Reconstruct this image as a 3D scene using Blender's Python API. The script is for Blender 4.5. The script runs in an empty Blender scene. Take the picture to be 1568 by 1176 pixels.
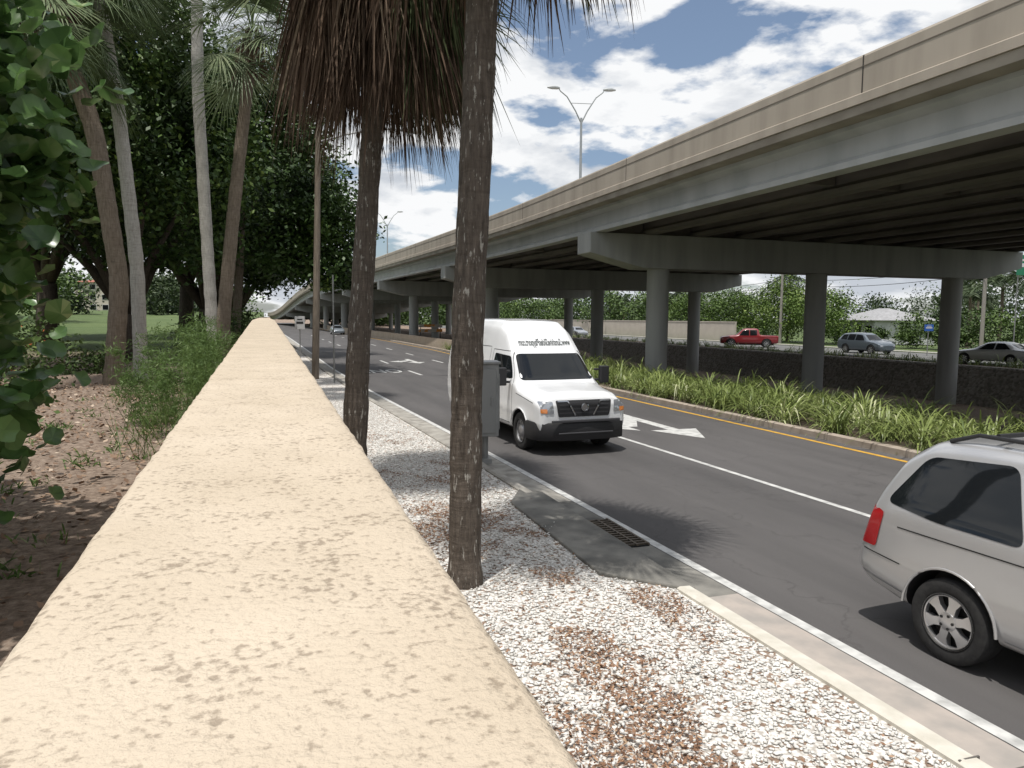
import bpy, bmesh, math, random
import numpy as np
from mathutils import Vector, Matrix
from mathutils.bvhtree import BVHTree
random.seed(7); rng=np.random.default_rng(11)
S=bpy.context.scene; COL=S.collection
# ---------------------------------------------------------------- materials
def nodes(name):
    m=bpy.data.materials.new(name); m.use_nodes=True; nt=m.node_tree
    b=nt.nodes['Principled BSDF']; return m,nt,b
def N(nt,t,**k):
    n=nt.nodes.new(t)
    for a,v in k.items():
        if a in n.inputs: n.inputs[a].default_value=v
        else: setattr(n,a,v)
    return n
def c4(c): return (c[0],c[1],c[2],1)
def mat(name,col,rough=.7,col2=None,scale=5,metal=0,bump=0,bscale=40,stretch=(1,1,1),detail=6,lo=.35,hi=.65,coat=0,spec=.5,dist=.02,em=None,obj=False):
    m,nt,b=nodes(name); L=nt.links
    b.inputs['Roughness'].default_value=rough; b.inputs['Metallic'].default_value=metal
    b.inputs['Base Color'].default_value=c4(col); b.inputs['Coat Weight'].default_value=coat
    b.inputs['Specular IOR Level'].default_value=spec
    if col2 is not None or bump:
        if obj: src=N(nt,'ShaderNodeTexCoord').outputs['Object']
        else: src=N(nt,'ShaderNodeNewGeometry').outputs['Position']
        mp=N(nt,'ShaderNodeMapping'); mp.inputs['Scale'].default_value=stretch
        L.new(src,mp.inputs[0])
    if col2 is not None:
        n=N(nt,'ShaderNodeTexNoise',Scale=scale,Detail=detail); L.new(mp.outputs[0],n.inputs['Vector'])
        r=N(nt,'ShaderNodeValToRGB'); r.color_ramp.elements[0].position=lo; r.color_ramp.elements[1].position=hi
        r.color_ramp.elements[0].color=c4(col); r.color_ramp.elements[1].color=c4(col2)
        L.new(n.outputs[0],r.inputs[0]); L.new(r.outputs[0],b.inputs['Base Color'])
    if bump:
        n=N(nt,'ShaderNodeTexNoise',Scale=bscale,Detail=5); L.new(mp.outputs[0],n.inputs['Vector'])
        bp=N(nt,'ShaderNodeBump',Strength=bump,Distance=dist); L.new(n.outputs[0],bp.inputs['Height']); L.new(bp.outputs[0],b.inputs['Normal'])
    if em: b.inputs['Emission Color'].default_value=c4(em[0]); b.inputs['Emission Strength'].default_value=em[1]
    return m
def leafmat(name,c1,c2,c3=None,trans=0,rough=.55,spec=.3):
    m,nt,b=nodes(name); L=nt.links
    a=N(nt,'ShaderNodeAttribute'); a.attribute_name='rnd'
    r=N(nt,'ShaderNodeValToRGB'); e=r.color_ramp.elements
    e[0].color=c4(c1); e[1].color=c4(c2)
    if c3 is not None:
        e[1].position=.8; x=e.new(1.0); x.color=c4(c3)
    L.new(a.outputs['Fac'],r.inputs[0]); L.new(r.outputs[0],b.inputs['Base Color'])
    b.inputs['Roughness'].default_value=rough; b.inputs['Specular IOR Level'].default_value=spec
    if trans>0:
        t=N(nt,'ShaderNodeBsdfTranslucent'); L.new(r.outputs[0],t.inputs['Color'])
        mx=N(nt,'ShaderNodeMixShader'); mx.inputs[0].default_value=trans
        L.new(b.outputs[0],mx.inputs[1]); L.new(t.outputs[0],mx.inputs[2]); L.new(mx.outputs[0],nt.nodes['Material Output'].inputs[0])
    return m
# ---------------------------------------------------------------- mesh helpers
def empty(name,loc=(0,0,0),rz=0,parent=None):
    o=bpy.data.objects.new(name,None); COL.objects.link(o); o.location=loc; o.rotation_euler=(0,0,rz)
    if parent: o.parent=parent
    return o
def fast(name,V,F,mt,rnd=None,parent=None,smooth=False):
    me=bpy.data.meshes.new(name); V=np.asarray(V,np.float32); F=np.asarray(F,np.int32); m,k=F.shape
    me.vertices.add(len(V)); me.vertices.foreach_set('co',V.ravel())
    me.loops.add(m*k); me.loops.foreach_set('vertex_index',F.ravel())
    me.polygons.add(m); me.polygons.foreach_set('loop_start',np.arange(m,dtype=np.int32)*k)
    me.update(calc_edges=True)
    if smooth: me.polygons.foreach_set('use_smooth',np.ones(m,bool))
    if rnd is not None:
        a=me.attributes.new('rnd','FLOAT','FACE'); a.data.foreach_set('value',np.asarray(rnd,np.float32))
    me.materials.append(mt); o=bpy.data.objects.new(name,me); COL.objects.link(o)
    if parent: o.parent=parent
    return o
class MB:
    def __init__(s): s.v=[];s.f=[];s.m=[]
    def add(s,vs,fs,mi=0):
        o=len(s.v); s.v+= [tuple(p) for p in vs]; s.f+=[tuple(i+o for i in f) for f in fs]; s.m+=[mi]*len(fs)
    def box(s,c,d,mi=0,rot=None,taper=1):
        x,y,z=[q/2 for q in d]; vs=[]
        for k in(-1,1):
            t=taper if k==1 else 1
            for a,b in((-1,-1),(1,-1),(1,1),(-1,1)): vs.append(Vector((a*x*t,b*y*t,k*z)))
        if rot is not None: vs=[rot@v for v in vs]
        vs=[v+Vector(c) for v in vs]
        s.add(vs,[(3,2,1,0),(4,5,6,7),(0,1,5,4),(1,2,6,5),(2,3,7,6),(3,0,4,7)],mi)
    def tube(s,pts,rads,seg=10,mi=0,cap=True):
        pts=[Vector(p) for p in pts]; vs=[];fs=[]
        for i,p in enumerate(pts):
            d=(pts[min(i+1,len(pts)-1)]-pts[max(i-1,0)]).normalized()
            a=d.cross(Vector((1,0,0))if abs(d.x)<.8 else Vector((0,1,0))).normalized(); b=d.cross(a)
            for j in range(seg):
                t=2*math.pi*j/seg; vs.append(p+(a*math.cos(t)+b*math.sin(t))*rads[i])
        for i in range(len(pts)-1):
            for j in range(seg):
                k=(j+1)%seg; fs.append((i*seg+j,i*seg+k,(i+1)*seg+k,(i+1)*seg+j))
        if cap: fs.append(tuple(range(seg))[::-1]); fs.append(tuple((len(pts)-1)*seg+j for j in range(seg)))
        s.add(vs,fs,mi)
    def lathe(s,prof,seg=28,mi=0,axis='y',c=(0,0,0)):
        vs=[];fs=[]
        for r,h in prof:
            for j in range(seg):
                t=2*math.pi*j/seg
                p=(r*math.cos(t),h,r*math.sin(t)) if axis=='y' else (r*math.cos(t),r*math.sin(t),h)
                vs.append((p[0]+c[0],p[1]+c[1],p[2]+c[2]))
        for i in range(len(prof)-1):
            for j in range(seg):
                k=(j+1)%seg; fs.append((i*seg+j,i*seg+k,(i+1)*seg+k,(i+1)*seg+j))
        s.add(vs,fs,mi)
    def prism(s,poly,z0,z1,mi=0):
        n=len(poly); vs=[(x,y,z0) for x,y in poly]+[(x,y,z1) for x,y in poly]
        fs=[tuple(range(n))[::-1],tuple(range(n,2*n))]+[(i,(i+1)%n,n+(i+1)%n,n+i) for i in range(n)]
        s.add(vs,fs,mi)
    def obj(s,name,mats,parent=None,smooth=False,bevel=0,loc=None,rz=0,ang=35):
        me=bpy.data.meshes.new(name); me.from_pydata(s.v,[],s.f)
        for m in (mats if isinstance(mats,(list,tuple)) else [mats]): me.materials.append(m)
        me.polygons.foreach_set('material_index',s.m)
        bm=bmesh.new(); bm.from_mesh(me); bmesh.ops.recalc_face_normals(bm,faces=bm.faces); bm.to_mesh(me); bm.free()
        o=bpy.data.objects.new(name,me); COL.objects.link(o)
        if parent: o.parent=parent
        if loc: o.location=loc
        o.rotation_euler=(0,0,rz)
        if bevel:
            b=o.modifiers.new('b','BEVEL'); b.width=bevel; b.segments=2; b.limit_method='ANGLE'
        if smooth:
            me.polygons.foreach_set('use_smooth',[True]*len(me.polygons)); 
            try: me.set_sharp_from_angle(angle=math.radians(ang))
            except Exception: pass
        return o
def interp(pts):
    xs=[p[0] for p in pts]; ys=[p[1] for p in pts]
    X=np.arange(xs[0],xs[-1]+1,1.0); Y=np.interp(X,xs,ys)
    k=np.exp(-np.linspace(-2,2,17)**2); k/=k.sum(); Y=np.convolve(np.pad(Y,8,mode='edge'),k,'valid')
    return lambda y: float(np.interp(y,X,Y))
def blades(P,D,L,W,droop,nseg=3,side=None):
    n=len(P); P=np.asarray(P);D=np.asarray(D); D=D/np.linalg.norm(D,axis=1,keepdims=True)
    L=np.broadcast_to(L,(n,)); W=np.broadcast_to(W,(n,)); droop=np.broadcast_to(droop,(n,))
    if side is None:
        side=np.cross(D,rng.normal(size=(n,3))); 
    side=side/np.maximum(np.linalg.norm(side,axis=1,keepdims=True),1e-6)
    rows=[]
    for i in range(nseg+1):
        t=i/nseg; p=P+D*(L*t)[:,None]; p[:,2]-=droop*L*t*t
        w=(W*(.55+.9*t if t<.5 else 2.0*(1-t)+.06))[:,None]*.5
        rows+= [p-side*w,p+side*w]
    V=np.stack(rows,1).reshape(-1,3); k=2*(nseg+1); b=np.arange(n)[:,None]*k
    F=np.concatenate([b+np.array([[2*i,2*i+1,2*i+3,2*i+2]]) for i in range(nseg)],1).reshape(-1,4)
    return V,F,nseg
def leafquads(C,size,flat=.0,asp=.55):
    n=len(C); u=rng.normal(size=(n,3)); nn=rng.normal(size=(n,3)); nn[:,2]=np.abs(nn[:,2])+flat
    u-=nn*(np.sum(u*nn,1)/np.sum(nn*nn,1))[:,None]; u/=np.linalg.norm(u,axis=1,keepdims=True)
    v=np.cross(nn,u); v/=np.linalg.norm(v,axis=1,keepdims=True); s=np.broadcast_to(size,(n,))[:,None]*.5
    V=np.stack([C-u*s,C-v*s*asp+u*s*.1,C+u*s,C+v*s*asp+u*s*.1],1).reshape(-1,3)
    F=np.arange(n*4).reshape(n,4); return V,F
def clump_pts(center,rad,ncl,per,clr,shell=.5,zmin=None):
    d=rng.normal(size=(ncl,3)); d/=np.linalg.norm(d,axis=1,keepdims=True)
    r=shell+(1-shell)*rng.random(ncl)**.6; c=np.array(center)+d*r[:,None]*np.array(rad)
    cs=clr*(.5+rng.random(ncl))
    P=np.repeat(c,per,0)+np.clip(rng.normal(size=(ncl*per,3)),-1.9,1.9)*np.repeat(cs,per)[:,None]*np.array([.6,.6,.42])
    rn=np.clip(np.repeat(rng.random(ncl)*.6,per)+rng.random(ncl*per)*.4,0,1)
    if zmin is not None:
        k=P[:,2]>zmin+.6*np.repeat(rng.normal(size=ncl),per)*(zmin>2); P=P[k]; rn=rn[k]
    return P,rn
# ---------------------------------------------------------------- layout
E=interp([(-60,5.3),(-20,5.0),(0,4.62),(8,4.38),(14,4.2),(27,3.6),(39,3.3),(60,3.2),(90,3.0),(130,2.6),(320,2.6)])
RE=interp([(-60,12.2),(0,11.9),(10,11.7),(25,11.6),(35,12.0),(50,12.9),(60,13.3),(90,13.0),(130,11.5),(320,11)])
LN=lambda y: E(y)+3.5
M={}
def asphalt():
    m,nt,b=nodes('asphalt'); L=nt.links; g=N(nt,'ShaderNodeNewGeometry')
    mp=N(nt,'ShaderNodeMapping'); mp.inputs['Scale'].default_value=(1.5,.18,1); L.new(g.outputs['Position'],mp.inputs[0])
    n=N(nt,'ShaderNodeTexNoise',Scale=.7,Detail=8,Roughness=.6); L.new(mp.outputs[0],n.inputs['Vector'])
    r=N(nt,'ShaderNodeValToRGB'); e=r.color_ramp.elements; e[0].position=.34;e[1].position=.68; e[0].color=(.074,.071,.072,1); e[1].color=(.112,.107,.107,1); L.new(n.outputs[0],r.inputs[0])
    v=N(nt,'ShaderNodeTexNoise',Scale=160,Detail=3,Roughness=.8); L.new(g.outputs['Position'],v.inputs['Vector'])
    r2=N(nt,'ShaderNodeValToRGB'); e=r2.color_ramp.elements; e[0].position=.35;e[1].position=.68; e[0].color=(.72,.72,.72,1); e[1].color=(1.3,1.28,1.25,1); L.new(v.outputs[0],r2.inputs[0])
    mul=N(nt,'ShaderNodeMixRGB',blend_type='MULTIPLY'); mul.inputs[0].default_value=1; L.new(r.outputs[0],mul.inputs[1]); L.new(r2.outputs[0],mul.inputs[2])
    dn=N(nt,'ShaderNodeTexNoise',Scale=1.6,Detail=5); L.new(g.outputs['Position'],dn.inputs['Vector'])
    va=N(nt,'ShaderNodeMixRGB',blend_type='ADD'); va.inputs[0].default_value=1.2; L.new(g.outputs['Position'],va.inputs[1]); L.new(dn.outputs['Color'],va.inputs[2])
    vo=N(nt,'ShaderNodeTexVoronoi',Scale=.32); vo.feature='DISTANCE_TO_EDGE'; L.new(va.outputs[0],vo.inputs['Vector'])
    r3=N(nt,'ShaderNodeValToRGB'); e=r3.color_ramp.elements; e[0].position=0;e[1].position=.006; e[0].color=(.6,.6,.6,1); e[1].color=(1,1,1,1); L.new(vo.outputs['Distance'],r3.inputs[0])
    m2=N(nt,'ShaderNodeMixRGB',blend_type='MULTIPLY'); L.new(n.outputs[0],m2.inputs[0]); L.new(mul.outputs[0],m2.inputs[1]); L.new(r3.outputs[0],m2.inputs[2]); L.new(m2.outputs[0],b.inputs['Base Color'])
    bp=N(nt,'ShaderNodeBump',Strength=.5,Distance=.008); L.new(v.outputs[0],bp.inputs['Height']); L.new(bp.outputs[0],b.inputs['Normal']); b.inputs['Roughness'].default_value=.85
    return m
M['asphalt']=asphalt()
M['paint']=mat('road_paint',(.62,.62,.6),.6,(.34,.34,.33),6,lo=.42,hi=.72,detail=10)
M['yellow']=mat('yellow_paint',(.66,.37,.05),.6,(.36,.22,.06),7,lo=.45,hi=.75,detail=10)
M['conc']=mat('kerb_concrete',(.24,.225,.2),.85,(.4,.38,.34),3.5,bump=.3,bscale=60,dist=.01)
M['concnew']=mat('new_concrete',(.52,.49,.42),.85,(.64,.61,.54),6,bump=.2,bscale=80,dist=.006)
M['gutter']=mat('gutter_concrete',(.42,.37,.33),.85,(.32,.295,.27),4,bump=.2,bscale=90,dist=.006)
M['oldconc']=mat('stained_concrete',(.10,.098,.09),.9,(.25,.24,.215),2.2,bump=.3,bscale=50,dist=.01)
M['barrier']=mat('barrier_paint',(.31,.27,.22),.8,(.40,.35,.29),1.1,bump=.1,bscale=8,stretch=(1,1.3,.22),detail=9,lo=.3,hi=.62)
M['ledge']=mat('ledge_paint',(.25,.22,.18),.8,(.36,.32,.265),.9,stretch=(1,1,2),detail=9)
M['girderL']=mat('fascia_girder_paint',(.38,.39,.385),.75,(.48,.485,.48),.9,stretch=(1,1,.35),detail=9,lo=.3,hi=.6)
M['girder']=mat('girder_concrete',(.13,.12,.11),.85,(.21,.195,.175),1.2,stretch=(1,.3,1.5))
M['pier']=mat('pier_paint',(.30,.305,.295),.8,(.39,.395,.38),1.2,bump=.08,bscale=12,stretch=(1.3,1.3,.18),detail=9,lo=.3,hi=.6)
def ground_mat():
    m,nt,b=nodes('ground'); L=nt.links; g=N(nt,'ShaderNodeNewGeometry'); sp=N(nt,'ShaderNodeSeparateXYZ'); L.new(g.outputs['Position'],sp.inputs[0])
    n1=N(nt,'ShaderNodeTexNoise',Scale=.25,Detail=9,Roughness=.7); L.new(g.outputs['Position'],n1.inputs['Vector'])
    n2=N(nt,'ShaderNodeTexNoise',Scale=14,Detail=8,Roughness=.75); L.new(g.outputs['Position'],n2.inputs['Vector'])
    r1=N(nt,'ShaderNodeValToRGB'); e=r1.color_ramp.elements; e[0].position=.3;e[1].position=.7
    e[0].color=(.085,.058,.04,1); e[1].color=(.42,.34,.27,1); x=e.new(.5); x.color=(.25,.185,.14,1)
    L.new(n2.outputs[0],r1.inputs[0])
    r2=N(nt,'ShaderNodeValToRGB'); e=r2.color_ramp.elements; e[0].position=.35;e[1].position=.7; e[0].color=(.065,.105,.03,1); e[1].color=(.12,.16,.055,1)
    L.new(n1.outputs[0],r2.inputs[0])
    mr=N(nt,'ShaderNodeMapRange'); mr.inputs[1].default_value=33; mr.inputs[2].default_value=42; L.new(sp.outputs[1],mr.inputs[0])
    mx=N(nt,'ShaderNodeMapRange'); mx.inputs[1].default_value=-7; mx.inputs[2].default_value=-14; L.new(sp.outputs[0],mx.inputs[0])
    mm=N(nt,'ShaderNodeMath',operation='MAXIMUM'); L.new(mr.outputs[0],mm.inputs[0]); L.new(mx.outputs[0],mm.inputs[1])
    mx2=N(nt,'ShaderNodeMapRange'); mx2.inputs[1].default_value=46; mx2.inputs[2].default_value=53; L.new(sp.outputs[0],mx2.inputs[0])
    xl=N(nt,'ShaderNodeMath',operation='LESS_THAN'); xl.inputs[1].default_value=1; L.new(sp.outputs[0],xl.inputs[0])
    ml=N(nt,'ShaderNodeMath',operation='MULTIPLY'); L.new(mm.outputs[0],ml.inputs[0]); L.new(xl.outputs[0],ml.inputs[1])
    m3=N(nt,'ShaderNodeMath',operation='MAXIMUM'); L.new(ml.outputs[0],m3.inputs[0]); L.new(mx2.outputs[0],m3.inputs[1])
    mix=N(nt,'ShaderNodeMixRGB'); L.new(m3.outputs[0],mix.inputs[0]); L.new(r1.outputs[0],mix.inputs[1]); L.new(r2.outputs[0],mix.inputs[2])
    L.new(mix.outputs[0],b.inputs['Base Color']); b.inputs['Roughness'].default_value=.95
    bp=N(nt,'ShaderNodeBump',Strength=.8,Distance=.05); L.new(n2.outputs[0],bp.inputs['Height']); L.new(bp.outputs[0],b.inputs['Normal'])
    return m
M['ground']=ground_mat()
def sm(a,b,x):
    t=min(1,max(0,(x-a)/(b-a))); return t*t*(3-2*t)
def hz(x,y):
    if x<0: return 1.0+2.6*sm(30,170,math.hypot(x,y))+.05*math.sin(x*1.7)*math.sin(y*1.3)*sm(0,2,-x)
    if x<16 or x>40: return -.06
    s=sm(19,26,x)*1.55+sm(26,38,x)*.5
    return -.06-s*(1-.8*sm(70,110,y))*(1-.9*sm(25,60,-y))
xs=[-2500,-1200,-600,-300,-200,-150,-100,-80,-60,-45,-35,-28]+list(np.arange(-24,0,.8))+[-.03,.03]+[2,8,16,18,19,20,21,22,23,24,25,26,28,30,33,36,38,39.9,40.15,45,60,100,200,400,900,2500]
ys=[-1500,-600,-200,-100,-60,-40,-25,-15,-8,-4]+list(np.arange(-2,40,.8))+list(np.arange(40,120,5))+[120,140,170,200,300,500,900,2500]
V=[(x,y,hz(x,y)) for y in ys for x in xs]; nx=len(xs)
F=[(j*nx+i,j*nx+i+1,(j+1)*nx+i+1,(j+1)*nx+i) for j in range(len(ys)-1) for i in range(nx-1)]
fast('ground',V,F,M['ground'],smooth=False)
def strip(name,fl,fr,z,y0,y1,mt,step=1.0,parent=None,nx=1):
    Y=np.arange(y0,y1+1e-6,step); V=[];F=[]
    for y in Y:
        a=fl(y);b=fr(y)
        for i in range(nx+1): V.append((a+(b-a)*i/nx,y,z if not callable(z) else z(y)))
    k=nx+1
    for j in range(len(Y)-1):
        for i in range(nx): F.append((j*k+i,j*k+i+1,(j+1)*k+i+1,(j+1)*k+i))
    return fast(name,V,F,mt,parent=parent)
def prof_path(name,prof,fx,y0,y1,mt,step=1.0,parent=None,fz=lambda y:0,closed=True,smooth=False):
    Y=np.arange(y0,y1+1e-6,step); mb=MB(); n=len(prof); vs=[];fs=[]
    for y in Y:
        for dx,z in prof: vs.append((fx(y)+dx,y,z+fz(y)))
    for j in range(len(Y)-1):
        for i in range(n if closed else n-1): fs.append((j*n+i,j*n+(i+1)%n,(j+1)*n+(i+1)%n,(j+1)*n+i))
    fs.append(tuple(range(n))); fs.append(tuple((len(Y)-1)*n+i for i in range(n))[::-1])
    mb.add(vs,fs); return mb.obj(name,mt,parent,smooth=smooth)
strip('road',lambda y:E(y)-.1,lambda y:RE(y)+.3,0,-60,320,M['asphalt'],nx=1)
mk_=empty('road_markings')
strip('edge_line',lambda y:E(y)-.05,lambda y:E(y)+.07,.005,-60,320,M['paint'],parent=mk_)
strip('yellow_line',lambda y:RE(y)-.15,lambda y:RE(y)-.02,.005,-60,320,M['yellow'],parent=mk_)
strip('lane_line_solid',lambda y:LN(y)-.055,lambda y:LN(y)+.055,.005,-60,22,M['paint'],parent=mk_)
for k in range(10): 
    strip('lane_dash',lambda y:LN(y)-.07,lambda y:LN(y)+.07,.005,25+k*9,28+k*9,M['paint'],parent=mk_)
    if k>1: strip('lane_dash_b',lambda y:LN(y)+3.2,lambda y:LN(y)+3.34,.005,25+k*9,28+k*9,M['paint'],parent=mk_)
def arrow(x,y,s,mirror=1,turn=True):
    mb=MB(); P=lambda l:[(x+mirror*a*s,y-b*s) for a,b in l]
    mb.prism(P([(-.12,-2),(.12,-2),(.12,1.0),(.5,1.0),(0,2.1),(-.5,1.0),(-.12,1.0)]),.003,.0055)
    if turn:
        mb.prism(P([(.12,-.9),(.7,-.1),(.7,-.45),(1.35,.25),(.7,.95),(.7,.45),(.5,.45),(.12,-.3)]),.003,.0052)
    mb.obj('lane_arrow',M['paint'],mk_)
arrow(9.45,17.0,1.25,-1); arrow(8.6,45,1.1,-1); arrow(5.1,46,1.1,-1,False); arrow(12,45,1.1,-1,False)
def text(name,body,size,mt,parent,loc,rot,ext=0.0,scale=(1,1,1),off=0):
    cu=bpy.data.curves.new(name,'FONT'); cu.body=body; cu.size=size; cu.align_x='CENTER'; cu.align_y='CENTER'; cu.extrude=ext; cu.offset=off
    o=bpy.data.objects.new(name,cu); COL.objects.link(o); bpy.context.view_layer.update()
    me=bpy.data.meshes.new_from_object(o); bpy.data.objects.remove(o); me.materials.append(mt)
    o=bpy.data.objects.new(name,me); COL.objects.link(o); o.parent=parent; o.location=loc; o.rotation_euler=rot; o.scale=scale; return o
text('only_text','ONLY',1,M['paint'],mk_,(5.15,37.0,.006),(0,0,math.pi),scale=(1.0,2.9,1),off=.02)
# kerbs and gutters
prof=[(-.76,-.1),(-.76,.14),(-.73,.155),(-.62,.15),(-.585,.12),(-.56,.012),(-.56,-.1)]
prof_path('kerb',prof,E,-60,6,M['concnew'])
prof_path('kerb',prof,E,10,320,M['conc'])
strip('gutter',lambda y:E(y)-.57,lambda y:E(y)-.07,.009,-60,6,M['gutter'])
strip('gutter',lambda y:E(y)-.57,lambda y:E(y)-.07,.009,9.9,320,M['conc'])
strip('gutter',lambda y:E(y)-.57,lambda y:E(y)-.07,.008,6,9.9,M['oldconc'],step=.65)
mb=MB(); 
for k in range(-14,2): 
    y=k*3.05; mb.box((E(y)-.32,y,.0102),(.5,.012,.004)); mb.box((E(y)-.67,y,.09),(.155,.012,.128))
mb.obj('kerb_joints',mat('joint_line',(.12,.11,.1),.9))
mb=MB(); 
ap=[(3.15,6.6),(3.78,5.95),(3.86,5.95),(3.84,10.0),(3.62,10.4),(3.2,9.6)]
mb.prism(ap,-.05,.15); mb.obj('storm_drain_apron',M['oldconc'],bevel=.015)
dr=empty('storm_drain_grate'); gm=mat('cast_iron',(.09,.075,.06),.6,(.16,.13,.1),20,metal=.6)
mb=MB(); mb.box((4.06,8.2,.012),(.46,1.15,.02)); mb.obj('pit',mat('drain_pit',(.01,.01,.01),.9),dr)
mb=MB()
for i in range(13): mb.box((4.06,7.66+i*.09,.032),(.44,.03,.02))
for dx in(-.22,-.07,.07,.22): mb.box((4.06+dx,8.2,.034),(.03,1.15,.022))
mb.obj('bars',gm,dr)
prof_path('median_kerb',[(.3,-.1),(.3,.13),(.33,.15),(.48,.15),(.5,.13),(.5,-.1)],RE,-60,320,mat('median_kerb_concrete',(.3,.25,.2),.85,(.42,.36,.3),2.5,bump=.2))
strip('median_bed',lambda y:RE(y)+.45,lambda y:17.6,.06,-60,110,mat('soil',(.05,.04,.03),.95,(.12,.09,.06),6,bump=.6,bscale=30))
# gravel bed : white crushed shell with drifts of brown bark
def gravel_mat():
    m,nt,b=nodes('shell_gravel'); L=nt.links; g=N(nt,'ShaderNodeNewGeometry')
    v=N(nt,'ShaderNodeTexVoronoi',Scale=30); L.new(g.outputs['Position'],v.inputs['Vector'])
    sp=N(nt,'ShaderNodeSeparateXYZ'); L.new(v.outputs['Color'],sp.inputs[0])
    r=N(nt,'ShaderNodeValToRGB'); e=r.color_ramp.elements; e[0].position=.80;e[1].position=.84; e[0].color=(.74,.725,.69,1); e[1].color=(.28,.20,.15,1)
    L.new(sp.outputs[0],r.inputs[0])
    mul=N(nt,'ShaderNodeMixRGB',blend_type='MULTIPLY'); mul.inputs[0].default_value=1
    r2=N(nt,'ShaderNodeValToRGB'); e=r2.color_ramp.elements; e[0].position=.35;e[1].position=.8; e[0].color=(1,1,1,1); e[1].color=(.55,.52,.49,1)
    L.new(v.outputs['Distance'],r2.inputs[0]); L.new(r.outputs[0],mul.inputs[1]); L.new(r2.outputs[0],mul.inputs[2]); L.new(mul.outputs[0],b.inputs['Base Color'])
    bp=N(nt,'ShaderNodeBump',Strength=.6,Distance=.01); bp.invert=True; L.new(v.outputs['Distance'],bp.inputs['Height']); L.new(bp.outputs[0],b.inputs['Normal']); b.inputs['Roughness'].default_value=.9
    return m
gv=gravel_mat()
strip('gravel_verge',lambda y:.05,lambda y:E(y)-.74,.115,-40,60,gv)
def mulchy(x,y): 
    base=-.35+np.sin(x*2.1+y*.9+1.0)*.35+np.sin(x*1.1-y*1.7+.4)*.3+np.sin(x*4.3+y*3.1)*.28+np.sin(y*5.2-x*3.7+2)*.25+np.sin(x*9+y*7)*.2+np.sin(x*13-y*11)*.15
    for (a,b,sx,sy,w) in ((2.35,4.3,.36,1.5,1.7),(1.6,3.2,.45,.7,1.3),(2.0,8.9,.7,.9,1.6),(1.2,7.4,.6,1.2,1.2),(2.9,11.3,.6,1.4,1.3),(1.3,14,.7,2.,1.1),(3.3,5.4,.2,.6,1.3),(2.7,6.6,.3,.5,1.1)):
        base=base+w*np.exp(-((x-a)/sx)**2-((y-b)/sy)**2)
    return base
n=36000; y=1.5+rng.random(n)**1.35*22; e=np.array([E(q) for q in y]); x=.2+rng.random(n)*(e-.98)
k=(mulchy(x,y)<.55)|(rng.random(n)<.30); x=x[k];y=y[k];n=len(x)
s=.010+rng.random(n)*.017; C=np.stack([x,y,.118+s*.2+.02*(mulchy(x,y)>.35)],1)
oc=np.array([[1,0,0],[0,1,0],[-1,0,0],[0,-1,0],[0,0,.42],[0,0,-.4]],float)
Vs=oc[None]*s[:,None,None]*(.6+.8*rng.random((n,6,1)))
an=rng.random(n)*6.28; ca,sa=np.cos(an)[:,None],np.sin(an)[:,None]
Vr=np.stack([Vs[...,0]*ca-Vs[...,1]*sa*.7,Vs[...,0]*sa+Vs[...,1]*ca*.7,Vs[...,2]],-1)+C[:,None]
tr=np.array([[0,1,4],[1,2,4],[2,3,4],[3,0,4],[1,0,5],[2,1,5],[3,2,5],[0,3,5]])
F=(np.arange(n)[:,None,None]*6+tr[None]).reshape(-1,3)
fast('shell_stones',Vr.reshape(-1,3),F,leafmat('shell_white',(.56,.54,.50),(.84,.83,.80),rough=.8),np.repeat(rng.random(n),8))
n=150000; y=1.5+rng.random(n)**1.3*20; e=np.array([E(q) for q in y]); x=.2+rng.random(n)*(e-1.0)
mv=mulchy(x,y); k=(rng.random(n)<np.clip((mv-.25)*1.4,0,1))|(rng.random(n)<.025); x=x[k];y=y[k]
V_,F_=leafquads(np.stack([x,y,.130+rng.random(len(x))*.014],1),.014+.040*rng.random(len(x)),flat=2.0,asp=.4)
fast('bark_mulch',V_,F_,leafmat('bark_chip',(.12,.065,.04),(.34,.20,.125),(.45,.33,.22),rough=.9),rng.random(len(x)))
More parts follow.
